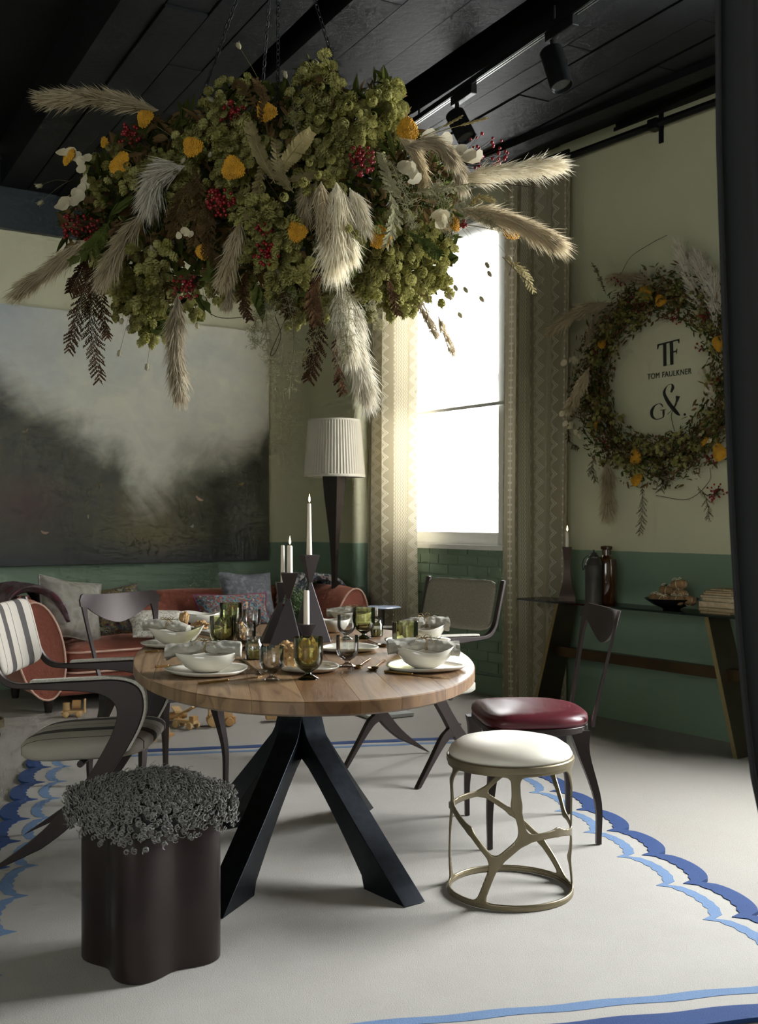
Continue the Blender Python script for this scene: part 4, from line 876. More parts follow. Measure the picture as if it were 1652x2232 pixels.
# twisted pyramid candlesticks and their candles
M_ebony = pm('ebonised_bronze', '3f3839', .36, .3, var=.1, vs=8)
def candlestick(label, px, py, h_, base, neck, topw, off, rz):
    p = on(px, py, TZ); o = thing('pyramid_candlestick', label, 'candlestick', (p.x, p.y, TZ), rz, 'faceted candlesticks on the dining table'); ox, oy = off; q = MB()
    def fr(w0, w1, z0, z1, o0, o1): q.hexa([(o0[0] - w0, o0[1] - w0, z0), (o0[0] + w0, o0[1] - w0, z0), (o0[0] + w0, o0[1] + w0, z0), (o0[0] - w0, o0[1] + w0, z0), (o1[0] - w1, o1[1] - w1, z1), (o1[0] + w1, o1[1] - w1, z1), (o1[0] + w1, o1[1] + w1, z1), (o1[0] - w1, o1[1] + w1, z1)])
    fr(base / 2, .004, 0, neck + .012, (0, 0), (ox, oy)); q.build('lower_pyramid', M_ebony, o, bevel=.0015)
    q = MB(); fr(.004, topw / 2, neck - .012, h_, (ox * .9, oy * .9), (ox * 1.35, oy)); q.build('upper_pyramid', M_ebony, o, bevel=.0015); return p + Vector((math.cos(rz) * ox * 1.35 - math.sin(rz) * oy, math.sin(rz) * ox * 1.35 + math.cos(rz) * oy, h_))
def candle(label, p, h_, r0, r1, lit, px=0):
    o = thing('taper_candle', label, 'candle', p, 0, 'ivory candles'); q = MB(); q.lathe([(.001, 0), (r0, 0), (r0, .005), (r1, h_ - .004), (r1 * .8, h_), (r1 * .3, h_ - .003), (.001, h_ - .003)], 20); q.build('wax', M_wax, o, smooth=50)
    q = MB(); q.tube([(0, 0, h_ - .004), (.001, 0, h_ + .004), (.002, 0, h_ + .008)], .0009, 5); q.build('wick', M_wick, o)
    if lit: q = MB(); q.lathe([(.0005, 0), (.0032, .006), (.0040, .011), (.0028, .019), (.0012, .027), (.0003, .033)], 12, Matrix.Translation((.001, 0, h_ + .004))); q.build('flame', M_flame, o, smooth=180)
    return o
k1 = candlestick('shortest leaning candlestick at the left of the group', 597, 1398, .235, .105, .155, .054, (.026, 0), .2)
k2 = candlestick('middle candlestick at the front of the group', 622, 1412, .285, .128, .185, .066, (.012, 0), .06)
k3 = candlestick('tallest candlestick at the right of the group', 678, 1398, .345, .122, .235, .066, (-.006, 0), .45)
k4 = candlestick('small low candlestick in front of the tallest one', 668, 1418, .098, .075, .045, .062, (0, 0), .35)
candle('burnt-out candle on the left candlestick', k1, .148, .0085, .0075, 0); candle('lit candle on the middle candlestick', k2, .102, .0115, .0105, 1)
candle('tall lit taper on the tallest candlestick', k3, .205, .0112, .0072, 1); candle('unlit stubby candle on the low candlestick', k4, .125, .0115, .0105, 0)
# glass of rosemary and grasses behind the candles
p = on(645, 1388, TZ); o = thing('herb_glass', 'glass tumbler of rosemary and grass between the candlesticks', 'vase', (p.x, p.y, TZ)); q = MB()
q.lathe([(.001, 0), (.028, 0), (.038, .11), (.036, .11), (.027, .006), (.001, .006)], 28); q.build('tumbler', M_clear, o, smooth=50)
q = MB(); rr = random.Random(2)
for i in range(170):
    a = rr.uniform(0, 6.28); r_ = .022 * math.sqrt(rr.random()); L = rr.uniform(.12, .205); k = rr.uniform(.1, .6); b = Vector((r_ * math.cos(a), r_ * math.sin(a), .01)); e = b + Vector((math.cos(a) * L * k * .35, math.sin(a) * L * k * .35, L)); st_ = [b, (b + e) / 2 + Vector((0, 0, .01)), e]; q.tube(st_, [.0009, .0009, .0003], 3, caps=False)
    for j in range(12):
        s = rr.uniform(.35, 1); c_ = b.lerp(e, s); g_ = rr.uniform(0, 6.28); q.tube([c_, c_ + Vector((math.cos(g_) * .011, math.sin(g_) * .011, .009))], [.0011, .0003], 3, caps=False)
tag(q.build('rosemary', pm('fresh_rosemary', '5d7148', .7, var=.35, vs=60), o), kind='stuff')
# gold cutlery
def cutlery(kind, label, pa, pb):
    a, b = on(*pa, TZ), on(*pb, TZ); L = (b - a).length; o = thing('gold_' + kind, label, kind, (a.x, a.y, TZ), math.atan2(b.y - a.y, b.x - a.x), 'gold cutlery'); q = MB()
    if kind == 'spoon':
        q.strip([(.045, -.0035), (L * .6, -.002), (L, -.005)], [(.045, .0035), (L * .6, .002), (L, .005)], .003, .0065); q.build('handle', M_gold, o, bevel=.001)
        q = MB(); q.lathe([(.001, .0), (.010, .0012), (.0165, .0055), (.0175, .009), (.0165, .009), (.0095, .003), (.001, .002)], 24, Matrix.Translation((.026, 0, .0)) @ Matrix.Diagonal((1.45, 1, 1, 1))); q.build('spoon_bowl', M_gold, o, smooth=60)
    elif kind == 'knife':
        q.strip([(0, -.004), (L * .45, -.0035)], [(0, .004), (L * .45, .0035)], .0005, .007); q.build('handle', M_gold, o, bevel=.0015)
        q = MB(); q.strip([(L * .45, -.0035), (L * .55, -.008), (L * .9, -.008), (L, .002)], [(L * .45, .0035), (L * .55, .003), (L * .9, .003), (L, .003)], .002, .0035); q.build('blade', M_gold, o)
    else:
        q.strip([(.07, -.0035), (L * .6, -.002), (L, -.005)], [(.07, .0035), (L * .6, .002), (L, .005)], .001, .005); q.build('handle', M_gold, o, bevel=.001); 
        for i in range(3): q = MB(); y = -.0075 + .0075 * i; q.strip([(0, y - .0015), (.04, y - .002), (.072, -.003)], [(0, y + .0015), (.04, y + .002), (.072, .003)], .001, .0035); q.build('tine', M_gold, o)
cutlery('knife', 'gold knife along the front left edge of the table', (433, 1492), (572, 1476)); cutlery('knife', 'gold knife left of the front left plate', (338, 1456), (400, 1450)); cutlery('knife', 'gold knife at the leftmost rim of the table', (316, 1423), (380, 1419))
cutlery('fork', 'gold fork right of the front left plate', (570, 1472), (530, 1440)); cutlery('spoon', 'left gold spoon of the two before the front right plate', (776, 1459), (806, 1438)); cutlery('spoon', 'right gold spoon of the two before the front right plate', (810, 1463), (838, 1441))
cutlery('spoon', 'gold spoon behind the empty plate', (838, 1411), (802, 1398)); cutlery('knife', 'gold knife along the front right plate', (838, 1466), (978, 1480))

# ------------------------------------------------------------------ things on the console
def con(px, n, z=CZ):
    k = (px - CX) / F; o_ = R0 + nr * n; t = (k * o_.y - o_.x) / (rv.x - k * rv.y); p = o_ + rv * t; p.z = z; return p
p = con(1236, .24); o = thing('waisted_candlestick', 'tall waisted candlestick on the console beside the curtain', 'candlestick', (p.x, p.y, CZ), .6); q = MB(); vs = []
pr = [(p_.x, p_.y) for p_ in smooth_path([(.072, 0), (.068, .03), (.043, .10), (.026, .18), (.027, .25), (.038, .31), (.042, .33)], 4)]
for r_, z in pr:
    for k in range(4): a = PI / 2 * k; vs.append((r_ * math.cos(a), r_ * math.sin(a), z))
m = len(pr); q.add(vs, [(i * 4 + j, i * 4 + (j + 1) % 4, i * 4 + 4 + (j + 1) % 4, i * 4 + 4 + j) for i in range(m - 1) for j in range(4)] + [(3, 2, 1, 0), tuple(4 * m - 4 + k for k in range(4))]); q.build('stem', pm('brown_patina', '3b2c22', .4, .6, var=.2), o, smooth=25)
candle('lit candle on the console candlestick', Vector((p.x, p.y, CZ + .33)), .095, .0115, .010, 1)
p = con(1294, .295); o = thing('tin_churn', 'weathered tin churn with a wire handle on the console', 'can', (p.x, p.y, CZ)); M_tin = pm('weathered_tin', '4b4640', .5, .6, var=.35, vs=9)
q = MB(); q.lathe([(.001, 0), (.052, 0), (.053, .008), (.051, .012), (.051, .225), (.054, .23), (.051, .235), (.044, .262), (.030, .272), (.03, .28), (.001, .285)], 36); q.build('body', M_tin, o, smooth=40)
q = MB(); q.lathe([(.024, .278), (.028, .284), (.018, .302), (.006, .306), (.004, .32), (.001, .322)], 24); q.build('lid', M_tin, o, smooth=40); q = MB(); q.tube(smooth_path([(-.053, 0, .225), (-.062, 0, .20), (-.066, .01, .235), (-.045, .02, .275), (0, .03, .285), (.045, .02, .27), (.058, 0, .23)], 6), .0022, 6); q.build('handle', M_iron, o, smooth=180)
p = con(1322, .185); t_ = NT('brown_bottle_glass'); t_.set((.055, .020, .005), .06, **{'Coat Weight': .6, 'Transmission Weight': 0.0}); o = thing('brown_bottle', 'brown apothecary bottle behind the tin churn', 'bottle', (p.x, p.y + .0, CZ)); 
q = MB(); q.lathe([(.001, 0), (.062, 0), (.065, .006), (.065, .235), (.058, .262), (.035, .278), (.028, .285), (.026, .325), (.001, .325)], 40); q.build('body', t_.m, o, smooth=40); q = MB(); q.lathe([(.026, .318), (.034, .322), (.036, .338), (.030, .342), (.022, .342), (.022, .325)], 32); q.build('lip', t_.m, o, smooth=40)
pb_ = con(1464, .25); o = thing('black_bowl', 'shallow black bowl of wrapped parcels on the console', 'bowl', pb_); q = MB()
q.lathe([(.001, 0), (.045, 0), (.05, .008), (.10, .028), (.150, .062), (.146, .064), (.095, .036), (.04, .016), (.001, .014)], 44); q.build('dish', pm('black_clay', '121214', .35, var=.1), o, smooth=50)
M_kraft = pm('kraft_paper', '8a6c48', .85, var=.22, vs=30, bump=.5, bs=40); M_string = pm('cream_string', 'd9cfb5', .8, var=.05)
spots = [(-.105, .0, .055, .2, 'at the left end of the bowl'), (-.062, -.045, .055, .5, 'front left in the bowl'), (0.0, -.075, .058, -.2, 'front centre in the bowl'), (.075, -.05, .056, .4, 'front right in the bowl'), (.118, .0, .055, -.5, 'at the right end of the bowl'), (-.03, .0, .105, .3, 'on top at the left with a green sprig'), (.045, .01, .092, -.3, 'in the middle of the heap'), (.04, .015, .140, .1, 'at the very top of the heap')]
for i, (x, y, z, rz, wh) in enumerate(spots):
    o = thing('wrapped_parcel', 'kraft paper parcel ' + wh, 'parcel', pb_ + bu * 0 + (-rv) * x + nr * -y * .9 + Z * z, rz + math.atan2(-rv.y, -rv.x), 'kraft parcels in the black bowl'); q = MB(); rr = random.Random(i)
    M = Matrix.Rotation(rr.uniform(-.3, .3), 4, 'X') @ Matrix.Rotation(rr.uniform(-.25, .25), 4, 'Y'); pad(q, 0, 0, 0, .043, .034, .026, 5, 18, 8, lambda x, y, z: (x + .004 * noise.noise(Vector((x * 50, y * 50, i))), y, z + .004 * noise.noise(Vector((x * 60, y * 60, i + 5)))), M); q.build('paper', M_kraft, o, smooth=50)
    q = MB(); q.tube([M @ Vector((.001, .036 * math.cos(2 * PI * k / 16), .028 * math.sin(2 * PI * k / 16))) for k in range(17)], .0017, 5, caps=False); q.tube([M @ Vector((.044 * math.cos(2 * PI * k / 16), .0, .028 * math.sin(2 * PI * k / 16))) for k in range(17)], .0017, 5, caps=False)
    for s in (1, -1): q.tube([M @ v for v in smooth_path([(0, -.004, .028), (s * .016, -.014, .038), (s * .030, -.02, .028), (s * .004, -.006, .029)], 5)], .0016, 5)
    q.build('string_bow', M_string, o, smooth=180)
    if i == 5: q = MB(); [q.tube([(0, -.01, .03), (.012 * math.cos(k), -.02 - .008 * math.sin(k), .032 + .006 * math.sin(k * 2))], [.004, .001], 4) for k in range(6)]; q.build('sprig', pm('ribbon_green', '1f5a3a', .6), o)
bk_ = con(1566, .24); tb0 = (bk_ - R0).dot(rv); zc = CZ + .0005
M_pages = pm('aged_pages', 'b7a283', .9, var=.2, vs=60)
for i, (th, w_, dp, sh_, ang, col, lab) in enumerate([(.014, .19, .15, .0, .05, '8f7a58', 'thin tan book at the bottom of the console stack'), (.017, .22, .155, .01, -.03, 'a5895f', 'tan book second from the bottom of the stack'), (.034, .21, .15, .0, .02, '6b675a', 'thickest grey-brown book in the console stack'), (.018, .19, .14, .01, -.02, 'c7b893', 'cream book above the thickest one'), (.014, .2, .14, .0, .06, '7b7460', 'grey-tan book fourth from the top of the stack'), (.012, .18, .13, .01, .0, 'b09a70', 'buff book third from the top of the stack'), (.011, .18, .13, .02, .08, '6a5a3f', 'brown book second from the top of the stack'), (.010, .15, .12, .03, -.06, '8d7b58', 'small worn book on the top of the stack')]):
    o = thing('old_book', lab, 'book', RW(tb0 - .03 - sh_, .24, zc), math.atan2(-rv.y, -rv.x) + ang, 'old books stacked on the console'); q = MB(); q.box((0, 0, th / 2), (w_ - .008, dp - .006, th - .005)); q.build('pages', M_pages, o)
    mcv = pm('cover_' + col, col, .8, var=.2, vs=20); q = MB(); q.box((0, 0, .00125), (w_, dp, .0025)); q.build('back_cover', mcv, o); q = MB(); q.box((0, 0, th - .00125), (w_, dp, .0025)); q.build('front_cover', mcv, o); q = MB(); q.box((-w_ / 2 + .001, 0, th / 2), (.0025, dp, th)); q.build('spine', mcv, o); zc += th + .0005

# ------------------------------------------------------------------ wooden toys and odds and ends on the floor
M_beech = pm('pale_beech', 'c9a470', .6, var=.15, vs=9); M_beech2 = pm('golden_beech', 'b58a55', .6, var=.15, vs=9)
def wheel(par, x, y, r_, w_, m=None):
    q = MB(); q.lathe([(r_ * .3, -w_ / 2 - .003), (r_ * .9, -w_ / 2), (r_, -w_ * .3), (r_, w_ * .3), (r_ * .9, w_ / 2), (r_ * .3, w_ / 2 + .003)], 20, Matrix.Translation((x, y, r_)) @ Matrix.Rotation(PI / 2, 4, 'X')); q.build('wheel', m or M_beech, par, smooth=40)
def bxp(par, nm, c, s, m=None, bev=.003): q = MB(); q.box(c, s); return q.build(nm, m or M_beech, par, bevel=bev)
p = on(478, 1582); o = thing('toy_tractor', 'wooden toy tractor with a roofed cab beyond the rug', 'toy', p, .25)
bxp(o, 'chassis', (0, 0, .045), (.15, .045, .022)); bxp(o, 'hood', (.045, 0, .072), (.065, .042, .034)); bxp(o, 'roof', (-.035, 0, .132), (.065, .055, .013)); bxp(o, 'bumper', (.085, 0, .035), (.02, .06, .04), M_beech2)
for y in (-.02, .02):
    for x in (-.06, -.012): bxp(o, 'cab_post', (x, y, .092), (.009, .009, .068), None, .001)
for y in (-.036, .036): wheel(o, -.04, y, .036, .022); wheel(o, .055, y, .027, .018, M_beech2)
p = on(405, 1587); o = thing('toy_ladder_truck', 'wooden toy ladder truck beside the tractor', 'toy', p, -.55)
bxp(o, 'chassis', (0, 0, .04), (.16, .045, .018)); bxp(o, 'cab', (.06, 0, .062), (.035, .045, .03), M_beech2)
for x in (-.05, .055):
    for y in (-.032, .032): wheel(o, x, y, .022, .016)
for y in (-.018, .018): q = MB(); q.tube([(-.09, y, .055), (.07, y, .135)], .006, 8); q.build('ladder_rail', M_beech, o, smooth=50)
for k in range(6): s = .1 + .16 * k; q = MB(); q.tube([(-.09 + .16 * s, -.018, .055 + .08 * s), (-.09 + .16 * s, .018, .055 + .08 * s)], .004, 6); q.build('rung', M_beech2, o, smooth=50)
p = on(375, 1577); o = thing('toy_plane', 'wooden toy plane lying behind the ladder truck', 'toy', p, .3)
q = MB(); q.tube([(-.1, 0, .04), (-.04, 0, .045), (.05, 0, .048), (.09, 0, .045)], [.012, .022, .026, .014], 12); q.build('fuselage', M_beech2, o, smooth=50); bxp(o, 'wing', (.03, 0, .03), (.05, .24, .010)); bxp(o, 'upper_wing', (.03, 0, .083), (.05, .2, .009)); bxp(o, 'tail_fin', (-.095, 0, .065), (.028, .008, .035)); bxp(o, 'strut', (.03, .07, .057), (.008, .008, .05), None, .001); bxp(o, 'strut', (.03, -.07, .057), (.008, .008, .05), None, .001); wheel(o, .03, -.03, .018, .01); wheel(o, .03, .03, .018, .01)
p = on(366, 1613); o = thing('toy_jacks', 'interlocked wooden toy blocks beside the striped chair leg', 'toy', p, .6)
for c_, s_ in (((0, 0, .03), (.07, .018, .018)), ((0, 0, .03), (.018, .07, .018)), ((0, 0, .036), (.018, .018, .072)), ((-.06, .02, .05), (.05, .02, .02)), ((-.075, .02, .022), (.02, .02, .044))): bxp(o, 'block', c_, s_, M_beech2)
p = on(158, 1562); o = thing('toy_train', 'wooden toy engine tucked under the sofa', 'toy', p, .2); bxp(o, 'chassis', (0, 0, .03), (.13, .05, .02))
q = MB(); q.lathe([(.02, .04), (.024, .043), (.024, .085), (.02, .088)], 16, Matrix.Translation((-.035, 0, 0))); q.build('chimney', M_beech, o, smooth=40); q = MB(); q.tube([(.0, 0, .075), (.05, 0, .075)], .028, 16); q.build('boiler', M_beech2, o, smooth=40); bxp(o, 'post', (.075, 0, .065), (.012, .04, .09)); [wheel(o, x, y, .02, .012) for x in (-.04, .04) for y in (-.032, .032)]
p = on(597, 1572); o = thing('toy_wagon', 'small wooden toy wagon partly behind the table leg', 'toy', p, .2); bxp(o, 'bed', (0, 0, .02), (.10, .06, .012)); bxp(o, 'side', (0, -.028, .04), (.10, .008, .04)); bxp(o, 'side', (0, .028, .04), (.10, .008, .04)); bxp(o, 'end', (.046, 0, .04), (.008, .05, .04)); 
p = on(838, 1560); o = thing('magazine', 'pale magazine lying on the carpet beyond the rug', 'magazine', p, .5); bxp(o, 'pages', (0, 0, .011), (.30, .22, .018), pm('magazine_white', 'cfcfca', .4, var=.1), .001); bxp(o, 'cover', (0, 0, .0215), (.305, .225, .003), pm('magazine_grey', 'a9aba8', .35, var=.2), 0)
p = on(0, 1606); o = thing('drinks_trolley', 'brass trolley foot with a black castor at the left edge', 'trolley', (p.x - .1, p.y, 0))
q = MB(); q.lathe([(.11, .055), (.118, .055), (.118, .10), (.11, .10), (.11, .055)], 40, caps=False); q.build('lower_ring', M_brass, o, smooth=40)
for a in (-.5, 2.2): q = MB(); q.lathe([(.004, -.012), (.020, -.012), (.022, 0), (.020, .012), (.004, .012)], 16, Matrix.Translation((.112 * math.cos(a), .112 * math.sin(a), .022)) @ Matrix.Rotation(PI / 2, 4, 'X')); q.build('castor', M_iron, o, smooth=40); 
for a in (-.5, 2.2): q = MB(); q.tube([(.112 * math.cos(a), .112 * math.sin(a), .03), (.112 * math.cos(a), .112 * math.sin(a), .73)], .008, 8); q.build('upright', M_brass, o, smooth=60)
q = MB(); q.lathe([(.001, .72), (.115, .72), (.118, .725), (.118, .745), (.113, .745), (.112, .728), (.001, .728)], 40); q.build('tray', M_brass, o, smooth=40)

# ------------------------------------------------------------------ ceiling track and spotlights
M_spot = pm('matt_black_metal', '0f1011', .45, .3, var=.1); M_spotface = pm('spot_reflector', '6a6a68', .25, .9, var=.2, vs=60)
TZR = 3.56
def tp(px, py): d = F * (TZR - H) / (HY - py); return Vector(((px - CX) / F * d, d, TZR))
ta_, tb2 = tp(870, 288), tp(1200, 60); td = (tb2 - ta_).normalized(); tb2 = ta_ + td * 3.2
trk = thing('lighting_track', 'black lighting track running along the dark ceiling', 'track', ta_, 0); q = MB(); M = frame(Vector((0, 0, 0)), td); L = (tb2 - ta_).length
q.box((L / 2, 0, 0), (L, .034, .030), M); q.build('rail', M_spot, trk)
for y in (-.007, .009): q = MB(); q.box((L / 2, y, -.0165), (L, .004, .003), M); q.build('conductor', pm('bare_conductor', 'b9b9b4', .3, .9, var=0), trk)
for s in (.25, 1.6, 3.0): q = MB(); q.tube([td * s + Z * .01, td * s + Z * (BZ - TZR + .03)], .006, 6); q.build('hanger', M_spot, trk)
def spot(label, px, py, r_, L, aim):
    top = tp(px, py); s = (top - ta_).dot(td); top = ta_ + td * s - Z * .017; o = thing('spotlight', label, 'spotlight', top, math.atan2(td.y, td.x), 'ceiling spotlights')
    q = MB(); q.box((.07, 0, -.025), (.22, .038, .05)); q.build('driver_box', M_spot, o, bevel=.004); q = MB(); q.tube([(0, 0, -.03), (0, 0, -.115)], .012, 10); q.build('swivel', M_spot, o, smooth=50)
    Rm = Matrix.Rotation(-math.atan2(td.y, td.x), 3, 'Z'); ax = (Rm @ Vector(aim)).normalized(); c_ = Vector((0, 0, -.125)); q = MB(); Mx = frame(c_, ax.orthogonal(), ax) ; u = ax.orthogonal().normalized(); w_ = ax.cross(u); Mx = Matrix(((u.x, w_.x, ax.x, c_.x), (u.y, w_.y, ax.y, c_.y), (u.z, w_.z, ax.z, c_.z), (0, 0, 0, 1)))
    q.lathe([(.001, -.03), (r_ * .97, -.03), (r_, -.025), (r_, L - .03), (r_ * .93, L - .03), (r_ * .90, L - .05), (.001, L - .055)], 32, Mx); h_ = q.build('head', M_spot, o, smooth=40)
    q = MB(); q.lathe([(r_ * .88, L - .043), (r_ * .3, L - .053), (.001, L - .053)], 28, Mx); q.build('lens', M_spotface, h_, smooth=40); return o
spot('black ceiling spotlight nearest the camera, aimed at the wall', 1196, 55, .054, .20, (.22, -.25, -.95)); spot('farther black ceiling spotlight above the flowers', 1016, 205, .054, .165, (.38, -.25, -.9))
# ------------------------------------------------------------------ dried-flower makers (points are local to the owner)
def leafm(name, a, b, rough=.7, tr=.25, vs=9):
    t = NT(name); o = t.obj(); oi = t.n('ShaderNodeObjectInfo').outputs['Random']; n = t.noise(vs, 3, o)
    c = t.mix(t.ramp(n, [(.3, 0.), (.7, 1.)]), lin(a), lin(b)); c = t.mix(1.0, c, t.mix(oi, (.72, .72, .72), (1.12, 1.10, 1.0)), 'MULTIPLY')
    df = t.n('ShaderNodeBsdfDiffuse'); t.l(c, df.inputs[0]); tl = t.n('ShaderNodeBsdfTranslucent'); t.l(c, tl.inputs[0]); mx = t.n('ShaderNodeMixShader'); mx.inputs[0].default_value = tr
    t.l(df.outputs[0], mx.inputs[1]); t.l(tl.outputs[0], mx.inputs[2]); t.l(mx.outputs[0], t.out.inputs[0]); return t.m
M_hop = leafm('hop_green', '827f3d', 'c3be82', vs=16); M_pampas = leafm('pampas_cream', 'efe5d3', 'fbf6ea', tr=.35, vs=6); M_pampas2 = leafm('pampas_straw', 'b9a98d', 'ddd0b8', tr=.4, vs=6)
M_yarrow = pm('yarrow_gold', 'bd8a1e', .85, var=.25, vs=30); M_berry = pm('berry_red', '7a0f14', .3, var=.3, vs=20); M_darkleaf = leafm('dark_foliage', '2c3119', '4b5226', vs=5); M_leafg = leafm('oak_leaf_green', '3f4a24', '626b38')
M_brown = leafm('bracken_brown', '4a3b28', '7c6444', vs=8); M_umberf = leafm('dark_bracken', '33241a', '5a4130', vs=8); M_tanf = leafm('straw_fern', '877a55', 'b3a67c', vs=8); M_cream = leafm('cream_leaf', 'd3c7aa', 'ebe3cd', tr=.35); M_stem = pm('dry_stem', '7d7048', .9, var=.2); M_tail = leafm('bunny_tail', '9a9378', 'c2bba2', tr=.2, vs=20); M_twig = pm('brown_twig', '3d2c1e', .9, var=.2); M_asp = leafm('asparagus_fern', '8f8a68', 'b9b495', tr=.3)
def basis(d): d = d.normalized(); u = d.orthogonal().normalized(); return d, u, d.cross(u)
def blade(q, a, b, w_, sag=Vector((0, 0, 0)), side=None):          # tapered two-segment blade
    d = b - a; s = (side or d.cross(Vector((R.random() - .5, R.random() - .5, R.random() - .5)))); s = s.normalized() * w_ if s.length > 1e-9 else Vector((w_, 0, 0)); m = (a + b) / 2 + sag * .35; e = b + sag
    q.add([a - s * .6, a + s * .6, m + s, m - s, e], [(0, 1, 2, 3), (3, 2, 4)])
def plume(q, pts, wd, n=420, grav=.25, rr=R, bw=.0012):
    P = smooth_path(pts, 6); m = len(P) - 1; q.tube(P, [.0022 * (1 - .7 * i / m) for i in range(m + 1)], 4)
    for i in range(int(n * 3.6)):
        s = rr.random() ** .9 * .98; k = s * m; i0 = int(k); ax, u, w_ = basis(P[min(i0 + 1, m)] - P[max(i0 - 1, 0)]); an = rr.uniform(0, 2 * PI); rad = u * math.cos(an) + w_ * math.sin(an)
        env = math.sin(PI * min(1, .06 + s * .86)) ** .75 * (.8 + .2 * math.sin(9 * s)) * min(1, .25 + 3.2 * s); a = P[i0].lerp(P[min(i0 + 1, m)], k - i0) + rad * wd * .36 * env * math.sqrt(rr.random()); L = wd * rr.uniform(.30, .85)
        d = ax + rad * rr.uniform(.05, .6) * env + Vector((rr.gauss(0, .22), rr.gauss(0, .22), rr.gauss(0, .22))); d.normalize(); blade(q, a, a + d * L, bw, Vector((0, 0, -grav * L * rr.uniform(.3, 1.0))))
def hop_cone(q, c, ax, L):                                   # overlapping papery bracts around a core
    ax, u, w_ = basis(ax); rings = 7
    for i in range(rings):
        s = i / (rings - 1); r_ = L * .40 * math.sin(PI * (.20 + .74 * s)) ** .9; n = 6 if i < rings - 2 else 4
        for k in range(n):
            a = 2 * PI * (k + .5 * (i % 2)) / n; o_ = u * math.cos(a) + w_ * math.sin(a); b = c + ax * (L * (s * .88 - .05)) + o_ * r_ * .70; t_ = b + ax * L * .26 + o_ * (r_ * .34); sd = ax.cross(o_) * (r_ * .62 + L * .02); m = b.lerp(t_, .45) + o_ * L * .045
            q.add([b, m - sd, t_, m + sd], [(0, 1, 2), (0, 2, 3)])
def frond(q, pts, L, w_, n=22, curl=.3, pin=8, rr=R):                # bipinnate fern frond
    P = smooth_path(pts, 6); m = len(P) - 1; q.tube(P, [.0016 * (1 - .6 * i / m) for i in range(m + 1)], 3)
    for i in range(n):
        s = .08 + .92 * i / n; k = s * m; i0 = min(int(k), m - 1); a = P[i0].lerp(P[i0 + 1], k - i0); ax, u, w2 = basis(P[i0 + 1] - P[i0]); ln = L * (math.sin(PI * min(1, .25 + .75 * (1 - s))) ** .8) * (1 - .55 * s)
        for sd in (1, -1):
            d = (u * sd + ax * .55 + w2 * rr.uniform(-curl, curl)).normalized(); e = a + d * ln + Vector((0, 0, -ln * curl * .5)); prev = a; 
            blade(q, a, e, .0010, side=ax)
            for j in range(pin):
                f_ = (j + .6) / pin; c_ = a.lerp(e, f_); l2 = ln * .22 * (1 - .6 * f_) + .002
                for s2 in (1, -1): blade(q, c_, c_ + (ax * s2 + d * .5 + w2 * rr.uniform(-curl, curl)).normalized() * l2, w_, side=d)
def asparagus(q, pts, spread, n=60, rr=R):
    P = smooth_path(pts, 6); m = len(P) - 1; q.tube(P, .0012, 3)
    for i in range(n):
        s = rr.uniform(.1, 1); a = P[int(s * m)]; d = Vector((rr.gauss(0, 1), rr.gauss(0, 1), rr.gauss(-.3, .7))).normalized(); e = a + d * spread * rr.uniform(.4, 1) * (1.1 - .6 * s); blade(q, a, e, .0008)
        for j in range(9): c_ = a.lerp(e, rr.uniform(.25, 1)); blade(q, c_, c_ + Vector((rr.gauss(0, 1), rr.gauss(0, 1), rr.gauss(0, 1))).normalized() * .013, .0007)
def yarrow(q, c, ax, r_, rr=R):
    ax, u, w_ = basis(ax); n = int(150 * (r_ / .035) ** 2) + 30
    for i in range(n):
        k = math.sqrt((i + .5) / n); a = i * 2.39996; lump = .12 * math.sin(3 * a + r_ * 400) * k; pos = c + (u * math.cos(a) + w_ * math.sin(a)) * r_ * k * (1 + lump) + ax * (r_ * .30 * (1 - k * k) + rr.uniform(-.0015, .0015)); q.ball(pos, r_ * .085 + .0008, 5, 3)
    q.lathe([(.002, -r_ * .75), (r_ * .85, -.001), (.001, r_ * .1)], 12, Matrix(((u.x, w_.x, ax.x, c.x), (u.y, w_.y, ax.y, c.y), (u.z, w_.z, ax.z, c.z), (0, 0, 0, 1))))
def berries(q, qs, c, r_, n, br, rr=R, root=None, flat=1.0):
    for i in range(n):
        d = Vector((rr.gauss(0, 1), rr.gauss(0, 1) * .6, rr.gauss(0, 1) * flat)).normalized(); p = c + d * r_ * rr.random() ** .6; q.ball(p, br * rr.uniform(.8, 1.15), 7, 5); qs.tube([p, (p + (root or c)) / 2 + Vector((0, 0, -.006)), root or c], .0008, 3, caps=False)
def leaf(q, a, b, w_, rr=R, fold=.3, lobes=False):
    d, u, v = basis(b - a); an = rr.uniform(0, 6.28); sd = u * math.cos(an) + v * math.sin(an); up = d.cross(sd); L = (b - a).length; n = 6; vs = []
    for i in range(n + 1):
        s = i / n; wd = w_ * math.sin(PI * s ** .8) * (1 + (.35 * math.sin(s * 20) if lobes else 0)) + .0004; c_ = a + d * L * s + up * (-.25 * L * s * s * fold); vs += [c_ - sd * wd + up * wd * fold, c_, c_ + sd * wd + up * wd * fold]
    q.add(vs, [(i * 3 + j, i * 3 + j + 1, i * 3 + 4 + j, i * 3 + 3 + j) for i in range(n) for j in (0, 1)])
def disc_leaf(q, c, ax, r_, rr=R):
    ax, u, w_ = basis(ax); n = 9; vs = [c] + [c + (u * math.cos(2 * PI * k / n) + w_ * math.sin(2 * PI * k / n) * .82) * r_ + ax * r_ * .18 * math.cos(4 * PI * k / n) for k in range(n)]; q.add(vs, [(0, 1 + k, 1 + (k + 1) % n) for k in range(n)])
